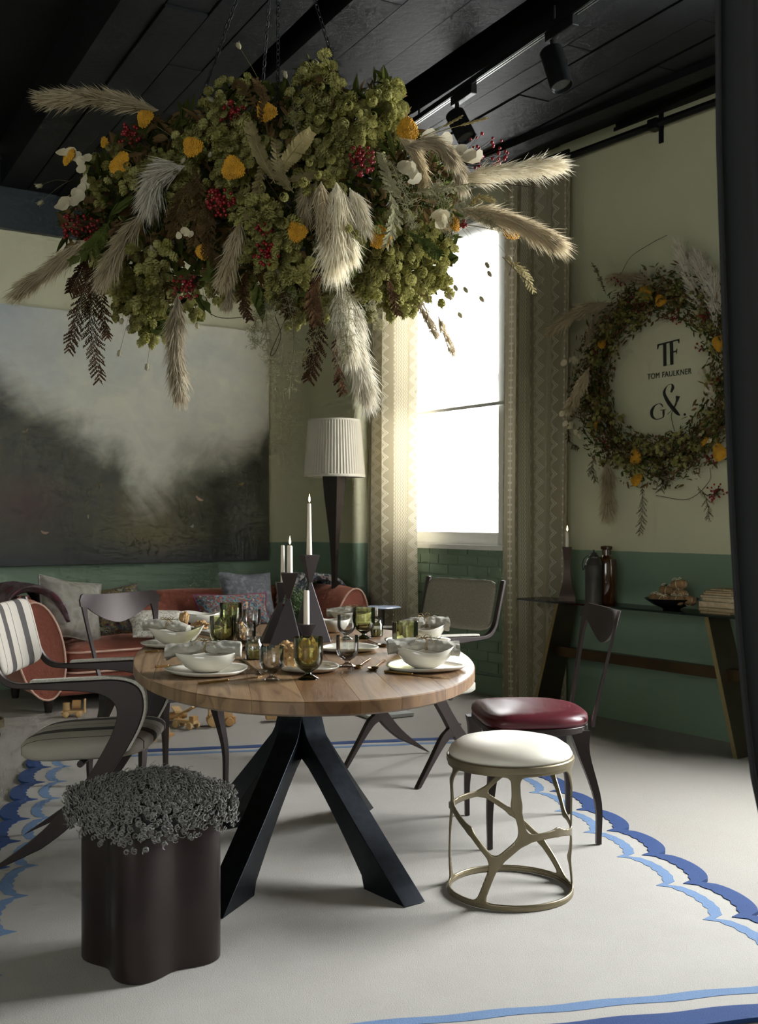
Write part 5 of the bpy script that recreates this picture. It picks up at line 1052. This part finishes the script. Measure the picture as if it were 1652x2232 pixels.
def tail(q, c, ax, L):
    ax, u, w_ = basis(ax); M = Matrix(((u.x, w_.x, ax.x, c.x), (u.y, w_.y, ax.y, c.y), (u.z, w_.z, ax.z, c.z), (0, 0, 0, 1))); q.lathe([(.0005, -L / 2), (L * .2, -L * .35), (L * .28, 0), (L * .2, L * .32), (.0005, L / 2)], 8, M)
    for i in range(26): a = R.uniform(0, 6.28); s = R.uniform(-.4, .45); b = c + ax * L * s + (u * math.cos(a) + w_ * math.sin(a)) * L * .24; blade(q, b, b + (ax * .8 + (u * math.cos(a) + w_ * math.sin(a)) * .5) * L * .28, .0007)

# ------------------------------------------------------------------ hanging flower cloud above the table
FD = 4.08; FC = at(600, 430, FD)
flo = thing('flower_chandelier', 'huge hanging cloud of dried hops, pampas and yarrow above the table', 'flower arrangement', FC)
def fp(px, py, d): return at(px, py, d) - FC
def shell(px, py):                                          # front depth of the cloud at a pixel
    x, y = (px - 590) / 440, (py - 440) / 300; k = 1 - x * x - y * y; return FD - .60 * math.sqrt(max(.02, k))
BODY = [(150, 430), (250, 310), (330, 255), (450, 245), (480, 200), (570, 185), (640, 200), (665, 160), (700, 140), (740, 190), (780, 205), (830, 170), (850, 180), (870, 260), (960, 310), (1000, 370), (995, 450), (980, 520), (970, 600), (890, 655), (820, 610), (760, 680), (670, 680), (600, 640), (520, 600), (440, 610), (410, 660), (370, 680), (330, 700), (290, 680), (250, 620), (180, 580), (145, 520)]
def inside(x, y, P):
    c_ = False
    for i in range(len(P)):
        (x0, y0_), (x1, y1_) = P[i], P[i - 1]
        if (y0_ > y) != (y1_ > y) and x < (x1 - x0) * (y - y0_) / (y1_ - y0_) + x0: c_ = not c_
    return c_
def sample(P, rr):
    xs_ = [p[0] for p in P]; ys2 = [p[1] for p in P]
    while True:
        x, y = rr.uniform(min(xs_), max(xs_)), rr.uniform(min(ys2), max(ys2))
        if inside(x, y, P): return x, y
rr = random.Random(21)
q = MB(); ringr = .42
for k in range(2): q.tube([(ringr * (1 - .4 * k) * math.cos(2 * PI * i / 40), ringr * (1 - .4 * k) * math.sin(2 * PI * i / 40), .10 * k) for i in range(41)], .008, 6, caps=False)
tag(q.build('wire_ring', M_iron, flo, smooth=180), kind='stuff')
# dark foliage filling the body
q = MB(); q2 = MB()
for i in range(5600):
    x, y = sample(BODY, rr); f_ = shell(x, y); d = f_ + .08 + (2 * (FD - f_) - .1) * rr.random(); b = fp(x, y, d); e = b + Vector((rr.gauss(0, 1), rr.gauss(0, 1), rr.gauss(-.2, 1))).normalized() * rr.uniform(.04, .09); leaf(q if rr.random() < .6 else q2, b, e, rr.uniform(.006, .016), rr)
tag(q.build('dark_foliage', M_darkleaf, flo), kind='stuff'); tag(q2.build('dry_foliage', M_brown, flo), kind='stuff')
# hop garlands
cone_me = []
for i in range(3): q = MB(); hop_cone(q, Vector((0, 0, 0)), Z, 1.0); cone_me.append(q.mesh('hop_cone')); cone_me[-1].materials.append(M_hop)
def cluster_cones(c, n, spread, sc, rr):
    out = []
    for i in range(n):
        d = Vector((rr.gauss(0, 1), rr.gauss(0, 1), rr.gauss(0, 1))).normalized(); out.append((c + d * spread * sc * rr.uniform(.25, 1), (d * .7 + Vector((0, 0, -.8))).normalized(), rr.uniform(.034, .048) * sc))
    return out
def plant_cones(cones, owner, eye, keep):                    # the nearest ones singly, the rest joined
    cones.sort(key=lambda k: (k[0] - eye).length); 
    for p_, a, L in cones[:keep]:
        o = mk('hop_cone', rr.choice(cone_me), None, owner); o.matrix_local = Matrix.Translation(p_) @ Z.rotation_difference(a).to_matrix().to_4x4() @ Matrix.Rotation(rr.uniform(0, 6.28), 4, 'Z') @ Matrix.Scale(L, 4)
    q = MB()
    for p_, a, L in cones[keep:]: hop_cone(q, p_, a, L)
    if q.v: tag(q.build('hop_garland', M_hop, owner), kind='stuff')
CN = []
def put_hop(px, py, d, sc): CN.extend(cluster_cones(fp(px, py, d), 12, .075, sc, rr))
for P, n, sc in (([(650, 200), (690, 145), (720, 190), (770, 230), (800, 330), (690, 400), (640, 300)], 24, .95), ([(790, 240), (840, 165), (860, 260), (840, 330)], 10, .95), ([(500, 370), (580, 370), (620, 520), (560, 560), (510, 470)], 15, .9), ([(560, 490), (650, 560), (720, 660), (640, 700), (570, 600)], 16, .9), ([(770, 560), (880, 500), (985, 550), (970, 620), (890, 665), (800, 640)], 22, .95), ([(220, 570), (330, 520), (340, 660), (280, 700), (230, 620)], 16, .95), ([(150, 350), (260, 300), (420, 260), (430, 420), (260, 460), (180, 430)], 16, .75), ([(470, 180), (520, 180), (540, 300), (470, 330)], 9, .9), ([(280, 680), (350, 660), (345, 735), (300, 735)], 6, .9), ([(410, 640), (430, 660), (425, 700)], 2, .7), ([(500, 560), (540, 640), (480, 640)], 4, .7), (BODY, 14, .8)):
    for i in range(n): x, y = sample(P, rr); put_hop(x, y, shell(x, y) + rr.uniform(-.03, .10), sc * rr.uniform(.8, 1.15))
for i in range(24): x, y = sample(BODY, rr); put_hop(x, y, 2 * FD - shell(x, y) + rr.uniform(-.05, .1), rr.uniform(.8, 1.1))
plant_cones(CN, flo, Vector((0, 0, H)) - FC, 300)
# pampas
for i, (pts, wd, n, wh, g) in enumerate([([(345, 240), (220, 215), (92, 216)], 50, 650, 0, .05), ([(402, 362), (350, 380), (325, 440)], 48, 520, 1, .2), ([(690, 396), (668, 430), (662, 480)], 36, 330, 0, .2), ([(700, 396), (700, 440), (708, 520)], 36, 330, 0, .2), ([(733, 398), (735, 470), (730, 575)], 62, 800, 1, .15), ([(762, 410), (780, 450), (795, 500)], 34, 330, 1, .2), ([(745, 420), (758, 500), (768, 560)], 36, 350, 1, .2), ([(525, 480), (508, 545), (490, 608)], 44, 480, 0, .2), ([(315, 462), (265, 530), (222, 612)], 46, 560, 0, .2), ([(195, 520), (110, 585), (35, 640)], 42, 560, 0, .25), ([(388, 640), (382, 750), (392, 862)], 46, 700, 0, .1), ([(770, 640), (775, 740), (802, 868)], 48, 700, 1, .15), ([(745, 610), (748, 690), (765, 770)], 44, 480, 1, .2), ([(985, 395), (1110, 372), (1222, 358)], 40, 620, 1, .35), ([(1000, 455), (1110, 480), (1224, 534)], 48, 700, 0, .3), ([(870, 300), (905, 330), (925, 400)], 34, 300, 0, .4), ([(920, 300), (985, 340), (1008, 405)], 36, 320, 0, .4), ([(880, 320), (950, 310), (990, 350)], 36, 300, 0, .5), ([(905, 640), (930, 690), (950, 730)], 22, 160, 0, .2), ([(955, 690), (972, 730), (988, 770)], 20, 120, 0, .2), ([(490, 600), (500, 640), (495, 665)], 26, 140, 0, .2)]):
    q = MB(); x0, y0_ = pts[0]; d0 = shell(x0, y0_) - .02; dd = {0: .15, 9: .1, 13: .1, 14: -.05}.get(i, 0); base = rr.uniform(-.02, .04)
    P = [fp(x, y, d0 + base + dd * k / (len(pts) - 1)) for k, (x, y) in enumerate(pts)]; plume(q, P, wd / F * d0 * (1.45 if wh else 1.2), n, g, rr); q.build('pampas_plume', M_pampas if wh else M_pampas2, flo)
# yarrow
for px, py, pr_ in [(316, 258, 20), (580, 243, 22), (262, 357, 26), (150, 340, 20), (420, 320, 22), (508, 367, 25), (228, 310, 12), (888, 282, 24), (647, 505, 22), (828, 518, 24), (1113, 502, 22), (990, 490, 15), (442, 548, 18)]:
    d = shell(px, py) - .05; c_ = fp(px, py, d); q = MB(); ax = Vector(((px - 600) / 700 + rr.uniform(-.3, .3), -.9, rr.uniform(-.3, .3))); r_ = pr_ / F * d; yarrow(q, c_, ax, r_, rr); y_ = q.build('yarrow_head', M_yarrow, flo, smooth=180)
    s_ = MB(); e = fp(590 + (px - 590) * .72, 440 + (py - 440) * .72, d + .14); s_.tube([c_ - ax.normalized() * r_ * .6, (c_ + e) / 2, e], .0016, 4); s_.build('stem', M_stem, y_)
# berries
for px, py, pr_, n in [(505, 245, 30, 46), (480, 440, 32, 60), (405, 625, 30, 34), (180, 500, 48, 60), (790, 350, 34, 55), (1060, 345, 55, 44), (580, 550, 30, 40), (280, 295, 26, 26), (995, 490, 22, 16), (575, 500, 20, 22)]:
    d = shell(px, py) - .04; q = MB(); qs = MB(); berries(q, qs, fp(px, py, d), pr_ / F * d, n, .0062, rr, fp(590 + (px - 590) * .85, 440 + (py - 440) * .85, d + .05), .8); b_ = tag(q.build('berry_cluster', M_berry, flo, smooth=180), kind='stuff'); tag(qs.build('berry_stalks', M_twig, b_), kind='stuff')
# ferns
for pts, L, m, curl, n in [([(205, 570), (175, 660), (148, 770)], 36, M_umberf, .7, 26), ([(205, 590), (200, 700), (218, 835)], 40, M_umberf, .7, 28), ([(190, 560), (170, 600), (150, 640)], 30, M_umberf, .7, 16), ([(215, 600), (225, 680), (235, 740)], 28, M_umberf, .7, 18), ([(690, 660), (690, 740), (672, 832)], 44, M_umberf, .5, 26), ([(730, 720), (738, 800), (748, 862)], 28, M_umberf, .6, 18), ([(535, 590), (530, 650), (545, 700)], 26, M_umberf, .5, 16), ([(700, 590), (680, 650), (690, 710)], 40, M_umberf, .5, 20), ([(640, 600), (625, 650), (630, 690)], 36, M_brown, .5, 18), ([(425, 360), (435, 450), (420, 540)], 40, M_brown, .5, 24), ([(440, 380), (390, 450), (380, 520)], 44, M_brown, .5, 24), ([(460, 420), (450, 500), (470, 580)], 40, M_brown, .5, 22), ([(570, 250), (530, 190), (510, 180)], 30, M_brown, .4, 16), ([(565, 270), (575, 210), (555, 170)], 26, M_brown, .4, 16), ([(600, 400), (565, 330), (541, 265)], 34, M_tanf, .2, 26), ([(590, 400), (640, 330), (680, 285)], 32, M_tanf, .2, 26), ([(600, 400), (660, 385), (705, 382)], 30, M_tanf, .2, 22), ([(570, 350), (560, 430), (540, 480)], 34, M_tanf, .25, 20), ([(640, 420), (610, 380), (600, 300)], 30, M_tanf, .25, 20), ([(430, 700), (420, 620), (410, 600)], 30, M_umberf, .5, 14), ([(840, 580), (855, 640), (870, 690)], 26, M_umberf, .4, 14), ([(1020, 450), (1050, 430), (1080, 440)], 22, M_tanf, .2, 14), ([(1095, 560), (1140, 590), (1165, 640)], 26, M_tanf, .3, 14), ([(820, 500), (780, 540), (760, 600)], 40, M_leafg, .3, 22), ([(880, 500), (930, 530), (960, 560)], 36, M_leafg, .3, 20), ([(240, 480), (200, 540), (150, 570)], 34, M_leafg, .3, 22), ([(640, 620), (620, 560), (640, 520)], 36, M_leafg, .3, 20), ([(900, 420), (960, 410), (1040, 400)], 30, M_asp, .3, 22), ([(880, 440), (850, 400), (830, 330)], 34, M_asp, .3, 22), ([(850, 420), (860, 470), (840, 540)], 34, M_asp, .4, 22)]:
    q = MB(); d = shell(*pts[0]) - rr.uniform(.0, .05); frond(q, [fp(x, y, d) for x, y in pts], L / F * d, .0026, n, curl, 8, rr); q.build('fern_frond', m, flo)
for pts, sp_, n in [([(590, 620), (580, 720), (600, 850)], 50, 90), ([(600, 640), (560, 690), (555, 760)], 44, 70), ([(620, 620), (640, 720), (630, 870)], 50, 80), ([(740, 600), (700, 700), (655, 800)], 50, 100), ([(750, 600), (760, 700), (740, 800)], 55, 110), ([(810, 620), (820, 680), (830, 720)], 34, 50), ([(850, 350), (880, 420), (900, 500)], 60, 110), ([(930, 380), (960, 440), (980, 520)], 60, 110), ([(690, 200), (640, 240), (650, 300)], 40, 60), ([(980, 430), (1040, 470), (1100, 500)], 34, 60)]:
    q = MB(); d = shell(*pts[0]) - rr.uniform(-.02, .05); asparagus(q, [fp(x, y, d) for x, y in pts], sp_ / F * d, n, rr); q.build('asparagus_fern', M_asp, flo)
# cream honesty and eucalyptus leaves
for c0, c1, n, r_ in [((190, 405), (128, 455), 9, 14), ((140, 330), (190, 350), 6, 14), ((180, 375), (190, 400), 4, 13), ((940, 300), (1030, 345), 8, 20), ((955, 465), (965, 490), 4, 17), ((880, 360), (905, 385), 5, 18), ((395, 505), (420, 510), 4, 10)]:
    q = MB(); d = shell(*c0) - .05; q.tube([fp(*c0, d), fp(*c1, d)], .0012, 3)
    for i in range(n): s = i / (n - 1); disc_leaf(q, fp(c0[0] + (c1[0] - c0[0]) * s + rr.uniform(-7, 7), c0[1] + (c1[1] - c0[1]) * s + rr.uniform(-9, 9), d - .01), Vector((rr.uniform(-.7, .7), -1, rr.uniform(-.7, .7))), r_ / F * d * rr.uniform(.8, 1.15), rr)
    q.build('honesty_sprig', M_cream, flo, smooth=180)
for px, py, dx_, dy_ in [(345, 700, 20, 30), (330, 710, 40, 15), (430, 640, 18, 28), (450, 520, 30, 90), (300, 410, 60, 30), (330, 400, 40, 40), (640, 620, -30, 60), (1000, 560, -45, 8), (430, 700, 10, -30), (240, 470, 50, -60), (560, 620, 5, 70), (700, 620, -50, 30), (500, 590, -70, 20), (860, 540, -60, -70)]:
    d = shell(px, py) - .03; q = MB()
    for k in range(3): b = fp(px, py, d); leaf(q, b, b + Vector(((dx_ + rr.uniform(-22, 22)) / F * d, rr.uniform(-.03, .03), -(dy_ + rr.uniform(-22, 22)) / F * d)), .016, rr, .3, True)
    q.build('leaf_spray', M_leafg, flo)
# bunny tails on hair-thin stems, wheat ears, wires
for px, py, bx_, by_ in [(520, 100, 590, 240), (622, 163, 640, 230), (460, 218, 500, 240), (88, 442, 160, 390), (85, 405, 150, 395), (1062, 578, 1000, 480), (1067, 597, 1000, 490), (993, 628, 960, 560), (1015, 632, 960, 560), (980, 647, 950, 600), (1050, 652, 980, 560), (1003, 687, 960, 620), (1110, 563, 1040, 500), (687, 545, 670, 520), (260, 770, 280, 690), (320, 800, 330, 700), (430, 710, 420, 650), (445, 650, 430, 620), (265, 700, 275, 650), (280, 715, 290, 680), (400, 350, 380, 380), (330, 475, 350, 430), (458, 337, 450, 360), (605, 590, 600, 560), (1085, 495, 1040, 480), (1045, 440, 1010, 440), (330, 540, 320, 500), (375, 705, 380, 650)]:
    d = shell(bx_, by_) - .02; q = MB(); a = fp(px, py, d); b = fp(bx_, by_, d + .04); tail(q, a, a - b, 17 / F * d); o = q.build('bunny_tail', M_tail, flo, smooth=180); s_ = MB(); s_.tube(smooth_path([a, (a + b) / 2 + Vector((.004, 0, .012)), b], 4), .0007, 3); s_.build('stem', M_stem, o)
for pts in [[(420, 640), (470, 690), (555, 690)], [(650, 630), (620, 700), (590, 770), (600, 768), (612, 730), (600, 690)], [(760, 640), (770, 560), (775, 480)], [(470, 345), (545, 350), (600, 420)], [(1095, 560), (1135, 600), (1178, 636)], [(700, 115), (720, 150), (740, 190)], [(1130, 505), (1120, 560), (1110, 600)], [(1005, 400), (1100, 402), (1180, 410)], [(160, 350), (210, 300), (215, 285)], [(920, 600), (935, 660), (930, 700)], [(690, 730), (720, 760), (760, 840)]]:
    d = shell(*pts[0]) - .04; q = MB(); q.tube(smooth_path([fp(x, y, d) for x, y in pts], 6), .0012, 4); q.build('twig', M_twig, flo, smooth=180)
for a, b in [((950, 285), (1005, 255)), ((980, 280), (1060, 258))]:
    d = shell(930, 300) - .05; q = MB(); A, B = fp(*a, d), fp(*b, d); q.tube([fp(915, 300, d), A, B], .0012, 4)
    for i in range(26): s = .3 + .7 * i / 26; c_ = A.lerp(B, s); g_ = i * 2.4; q.tube([c_, c_ + (B - A).normalized() * .012 + Vector((0, math.cos(g_), math.sin(g_))) * .006], [.0028, .0008], 4)
    q.build('wheat_ear', M_tanf, flo)
# four chains up to a hook in the beam
hub = Vector((at(607, -184, FD).x, FD, BZ - .02)) - FC
for (px, py) in [(415, 245), (570, 175), (605, 225), (758, 195)]:
    d = {415: 4.05, 570: 4.35, 605: 3.72, 758: 4.1}[px]; a = fp(px, py + 40, d); ax, u, w_ = basis(hub - a); n = int((hub - a).length / .0235); q = MB()
    for i in range(n):
        c_ = a.lerp(hub, (i + .5) / n); s_ = u if i % 2 else w_; q.tube([c_ + ax * .0155 * math.cos(2 * PI * k / 10) + s_ * .0068 * math.sin(2 * PI * k / 10) for k in range(11)], .0019, 4, caps=False)
    tag(q.build('chain', M_iron, flo, smooth=180), kind='stuff')
q = MB(); q.lathe([(.03, .02), (.03, .012), (.012, .0), (.01, -.015)], 16, Matrix.Translation(hub)); q.build('ceiling_hook', M_iron, flo, smooth=40)

# ------------------------------------------------------------------ wreath and lettering on the right wall
tw = lambda px: (R0.x - (px - CX) / F * R0.y) / (-rv.x + (px - CX) / F * rv.y)
def wl(px, py, n=.0):
    k = (px - CX) / F; o_ = R0 + nr * n; t = (k * o_.y - o_.x) / (rv.x - k * rv.y); p = o_ + rv * t; return Vector((p.x, p.y, H - (py - HY) / F * p.y))
WC = wl(1450, 825, .03); wr_ = thing('dried_wreath', 'large dried-flower wreath hanging on the right wall', 'wreath', WC)
ex = -rv                                                    # towards the right in the picture
def wp(x, z, n=0): return ex * x + Z * z + nr * n
q = MB(); q.tube([wp(.52 * math.cos(2 * PI * i / 48), .47 * math.sin(2 * PI * i / 48), .0) for i in range(49)], .012, 6, caps=False); tag(q.build('wire_ring', M_iron, wr_, smooth=180), kind='stuff')
rr = random.Random(77); q = MB(); q2 = MB()
def ringp(a, k, n): rx, rz = .52 + k, .475 + k; return wp(rx * math.cos(a), rz * math.sin(a), n)
for i in range(6000):
    a = rr.uniform(0, 6.283); k = max(-.135, min(.17, rr.gauss(.01, .075))); n = .02 + abs(rr.gauss(0, .05)); b = ringp(a, k, n); tang = (wp(-math.sin(a), math.cos(a), 0) * rr.choice((1, -1)) + wp(rr.gauss(0, .7), rr.gauss(0, .7), abs(rr.gauss(.2, .4)))).normalized(); leaf(q if rr.random() < .40 else q2, b, b + tang * rr.uniform(.018, .05), rr.uniform(.003, .0075), rr)
tag(q.build('dark_foliage', M_leafg, wr_), kind='stuff'); tag(q2.build('dry_foliage', leafm('dry_bracken', '5b4a30', '93764d', vs=8), wr_), kind='stuff')
CN = []
for i in range(70): a = rr.uniform(0, 6.283); CN.extend(cluster_cones(ringp(a, max(-.12, min(.13, rr.gauss(0, .07))), .06 + rr.uniform(0, .05)), 12, .075, rr.uniform(.42, .66), rr))
plant_cones(CN, wr_, Vector((0, 0, H)) - WC, 0)
def wpx(px, py, n=.08): return wl(px, py, n) - WC
for pts, wd, n, wh in [([(1330, 660), (1260, 680), (1200, 722)], 40, 420, 0), ([(1440, 620), (1380, 605), (1330, 608)], 34, 320, 0), ([(1540, 690), (1510, 620), (1482, 540)], 44, 560, 1), ([(1560, 690), (1540, 620), (1520, 560)], 40, 420, 1), ([(1560, 720), (1560, 640), (1545, 590)], 40, 360, 1), ([(1325, 1000), (1325, 1060), (1322, 1122)], 40, 420, 0), ([(1285, 800), (1262, 850), (1240, 890)], 34, 360, 0), ([(1275, 760), (1300, 700), (1330, 680)], 34, 260, 0)]:
    q = MB(); plume(q, [wpx(x, y, .24 if x < 1300 else .10) for x, y in pts], wd / F * 6.7, n, .15, rr, .0016); q.build('pampas_plume', M_pampas if wh else M_pampas2, wr_)
for px, py, pr_ in [(1407, 638, 15), (1440, 655, 12), (1385, 997, 17), (1387, 1046, 14), (1568, 986, 17), (1570, 748, 16), (1312, 750, 10), (1300, 925, 9), (1535, 962, 10)]:
    q = MB(); c_ = wpx(px, py, .13); yarrow(q, c_, nr + wp(rr.uniform(-.5, .5), rr.uniform(-.3, .5)), pr_ / F * 6.6, rr); y_ = q.build('yarrow_head', M_yarrow, wr_, smooth=180); s_ = MB(); s_.tube([c_ - nr * .01, c_ * .9 - nr * .05], .0015, 4); s_.build('stem', M_stem, y_)
for px, py, pr_, n in [(1350, 612, 18, 20), (1400, 660, 30, 30), (1480, 690, 18, 16), (1560, 1070, 22, 26), (1545, 1000, 16, 12), (1530, 756, 18, 9), (1300, 770, 20, 14), (1320, 960, 18, 12), (1540, 690, 18, 16), (1560, 830, 14, 8)]:
    q = MB(); qs = MB(); berries(q, qs, wpx(px, py, .11), pr_ / F * 6.6, n, .0065, rr); b_ = tag(q.build('berry_cluster', M_berry, wr_, smooth=180), kind='stuff'); tag(qs.build('berry_stalks', M_twig, b_), kind='stuff')
for pts, L, m, curl in [([(1400, 1050), (1400, 1110), (1393, 1168)], 24, M_umberf, .5), ([(1320, 640), (1305, 600), (1290, 572)], 14, M_brown, .5), ([(1300, 980), (1290, 1020), (1300, 1050)], 20, M_umberf, .7), ([(1520, 1060), (1540, 1090), (1545, 1135)], 22, M_umberf, .8), ([(1540, 1080), (1560, 1075), (1570, 1065)], 16, M_umberf, .8), ([(1330, 900), (1340, 960), (1360, 1000)], 34, M_brown, .5), ([(1430, 1000), (1450, 1030), (1440, 1070)], 34, M_umberf, .5), ([(1500, 960), (1505, 990), (1500, 1010)], 16, M_brown, .6), ([(1300, 800), (1290, 850), (1280, 900)], 30, M_brown, .5), ([(1320, 720), (1290, 760), (1280, 800)], 30, M_brown, .5), ([(1350, 680), (1390, 660), (1440, 640)], 26, M_brown, .4), ([(1560, 700), (1580, 640), (1580, 600)], 18, M_brown, .5), ([(1240, 920), (1240, 960), (1262, 980)], 14, M_umberf, .6)]:
    q = MB(); frond(q, [wpx(x, y, .10) for x, y in pts], L / F * 6.7, .0020, 18, curl, 6, rr); q.build('fern_frond', m, wr_)
for c0, c1, n, r_ in [((1270, 685), (1290, 690), 5, 9), ((1235, 785), (1255, 790), 5, 9), ((1225, 905), (1255, 945), 7, 8), ((1535, 800), (1555, 880), 9, 9), ((1413, 595), (1420, 600), 2, 7), ((1530, 955), (1540, 960), 2, 7)]:
    q = MB(); q.tube([wpx(*c0, .19 if c0[0] < 1300 else .12), wpx(*c1, .19 if c0[0] < 1300 else .12)], .0012, 3)
    for i in range(n): s = i / max(1, n - 1); disc_leaf(q, wpx(c0[0] + (c1[0] - c0[0]) * s + rr.uniform(-8, 8), c0[1] + (c1[1] - c0[1]) * s + rr.uniform(-8, 8), .20 if c0[0] < 1300 else .13), nr + wp(rr.uniform(-.5, .5), rr.uniform(-.5, .5)), r_ / F * 6.6, rr)
    q.build('honesty_sprig', M_cream, wr_, smooth=180)
for pts in [[(1352, 600), (1375, 560), (1420, 530), (1453, 513)], [(1430, 1080), (1500, 1088), (1545, 1050), (1548, 1020)], [(1560, 690), (1578, 600), (1570, 585)], [(1470, 940), (1463, 905), (1475, 880)]]:
    q = MB(); q.tube(smooth_path([wpx(x, y, .06) for x, y in pts], 6), .0018, 4); q.build('twig', M_twig, wr_, smooth=180)
# vinyl lettering inside the wreath (flat, slightly raised from the wall)
M_ink = pm('black_lettering', '121414', .5, var=.05)
LO = wl(1462, 838, 0)
let = thing('wall_lettering', 'black monogram and name lettered on the wall inside the wreath', 'sign', LO)
sc_ = RW(tw(1462)).y / F; hx = 1 / (abs(tw(1500) - tw(1424)) / 76)   # px per metre along the wall near the lettering
def lx_(px): return -(tw(px) - tw(1462))
def lz_(py): return -(py - 838) * sc_
def lp_(px, py, n): p = ex * lx_(px) + Z * lz_(py - (px - 1462) * 0.0) + nr * n; return p
def glyph(nm, polys):
    for P in polys:
        q = MB(); n = len(P); vs = [lp_(x, y, .0135) for x, y in P] + [lp_(x, y, .0155) for x, y in P]; q.add(vs, [tuple(range(n)), tuple(range(2 * n - 1, n - 1, -1))] + [(i, (i + 1) % n, n + (i + 1) % n, n + i) for i in range(n)]); q.build(nm, M_ink, let)
def stroke(pts, wds, n=10):                                  # calligraphic ribbon polygon
    P = smooth_path(pts, n); W = smooth_path([(w_, 0) for w_ in wds], n); a, b = [], []
    for i, p in enumerate(P):
        t = (P[min(i + 1, len(P) - 1)] - P[max(i - 1, 0)]).normalized(); nn = Vector((-t.y, t.x, 0)); w_ = max(.35, W[i].x) / 2; a.append((p.x + nn.x * w_, p.y + nn.y * w_)); b.append((p.x - nn.x * w_, p.y - nn.y * w_))
    return a, b
def ribbon(nm, pts, wds):
    a, b = stroke(pts, wds); q = MB(); vs = []
    for (x0, y0_), (x1, y1_) in zip(a, b): vs += [lp_(x0, y0_, .0135), lp_(x1, y1_, .0135), lp_(x1, y1_, .0155), lp_(x0, y0_, .0155)]
    m = len(a); fs = [(4 * i + j, 4 * i + (j + 1) % 4, 4 * i + 4 + (j + 1) % 4, 4 * i + 4 + j) for i in range(m - 1) for j in range(4)] + [(0, 1, 2, 3), (4 * m - 1, 4 * m - 2, 4 * m - 3, 4 * m - 4)]; q.add(vs, fs); q.build(nm, M_ink, let)
glyph('letter_t', [[(1436, 747), (1484, 743), (1484, 745.5), (1455.5, 748.5), (1456, 796.5), (1449.5, 797), (1449, 749), (1440, 750), (1437.2, 758), (1436, 758)]])
glyph('letter_f', [[(1463, 746), (1470, 745.5), (1471, 767.5), (1477, 767), (1478, 763), (1479, 763), (1479, 774), (1478, 774), (1477, 770), (1471, 770.5), (1471, 796), (1464.5, 796.5)], [(1480, 743.8), (1484, 743.4), (1484, 752), (1482.6, 752)]])
ribbon('ampersand', [(1484, 868.5), (1479, 878), (1470, 890), (1474, 884)][:0] or [(1466, 856), (1470, 846), (1466.5, 838), (1458, 841), (1452, 850), (1452, 860), (1462, 880), (1478, 901), (1485, 908)], [3.5, 6, 1.2, .8, 4.5, 6, 7.5, 7, 2])
ribbon('ampersand_arm', [(1481, 866), (1478, 878), (1470, 892), (1458, 903)], [9, 4, 1, .8]); 
ribbon('letter_g', [(1448, 886), (1445, 880), (1438, 878), (1430, 882), (1424, 892), (1425, 904), (1433, 911.5), (1442, 911), (1449.5, 908)], [1, 2.2, 1.2, 3, 6, 5.5, 2.2, 1.5, 1.5]); ribbon('letter_g_bar', [(1449.5, 908), (1449.6, 898), (1449.5, 892)], [2, 4.5, 2]); ribbon('letter_g_serif', [(1443, 893), (1449, 892.5), (1455, 892)], [1, 1.2, 1])
glyph('full_stop', [[(1496 + 2.6 * math.cos(a * PI / 5), 907 + 2.8 * math.sin(a * PI / 5)) for a in range(10)]])
cu = bpy.data.curves.new('name_text', 'FONT'); cu.body = 'TOM FAULKNER'; cu.align_x = 'CENTER'; cu.align_y = 'CENTER'; cu.size = .047; cu.space_character = 1.12; cu.extrude = .001; tmp = bpy.data.objects.new('name_text', cu); C.objects.link(tmp)
dg = bpy.context.evaluated_depsgraph_get(); me = bpy.data.meshes.new_from_object(tmp.evaluated_get(dg)); bpy.data.objects.remove(tmp); me.materials.clear()
x_ = ex.normalized(); k = (lx_(1509.5) - lx_(1413.5)) / (max(v.co.x for v in me.vertices) - min(v.co.x for v in me.vertices))
TM = Matrix.Translation(ex * lx_(1461.5) + Z * lz_(816) + nr * .0145) @ Matrix(((x_.x, 0, nr.x, 0), (x_.y, 0, nr.y, 0), (0, 1, 0, 0), (0, 0, 0, 1))) @ Matrix.Diagonal((k, 1, 1, 1))
bm = bmesh.new(); bm.from_mesh(me); bmesh.ops.remove_doubles(bm, verts=bm.verts, dist=1e-6); seen = set()
for v0 in bm.verts:                                         # one part for each letter of the name
    if v0 in seen: continue
    stack, isl = [v0], []
    seen.add(v0)
    while stack:
        v = stack.pop(); isl.append(v)
        for e_ in v.link_edges:
            w_ = e_.other_vert(v)
            if w_ not in seen: seen.add(w_); stack.append(w_)
    ix = {v: i for i, v in enumerate(isl)}; q = MB(); q.add([TM @ v.co for v in isl], [tuple(ix[v] for v in f_.verts) for f_ in bm.faces if f_.verts[0] in ix]); q.build('letter', M_ink, let)
bm.free()
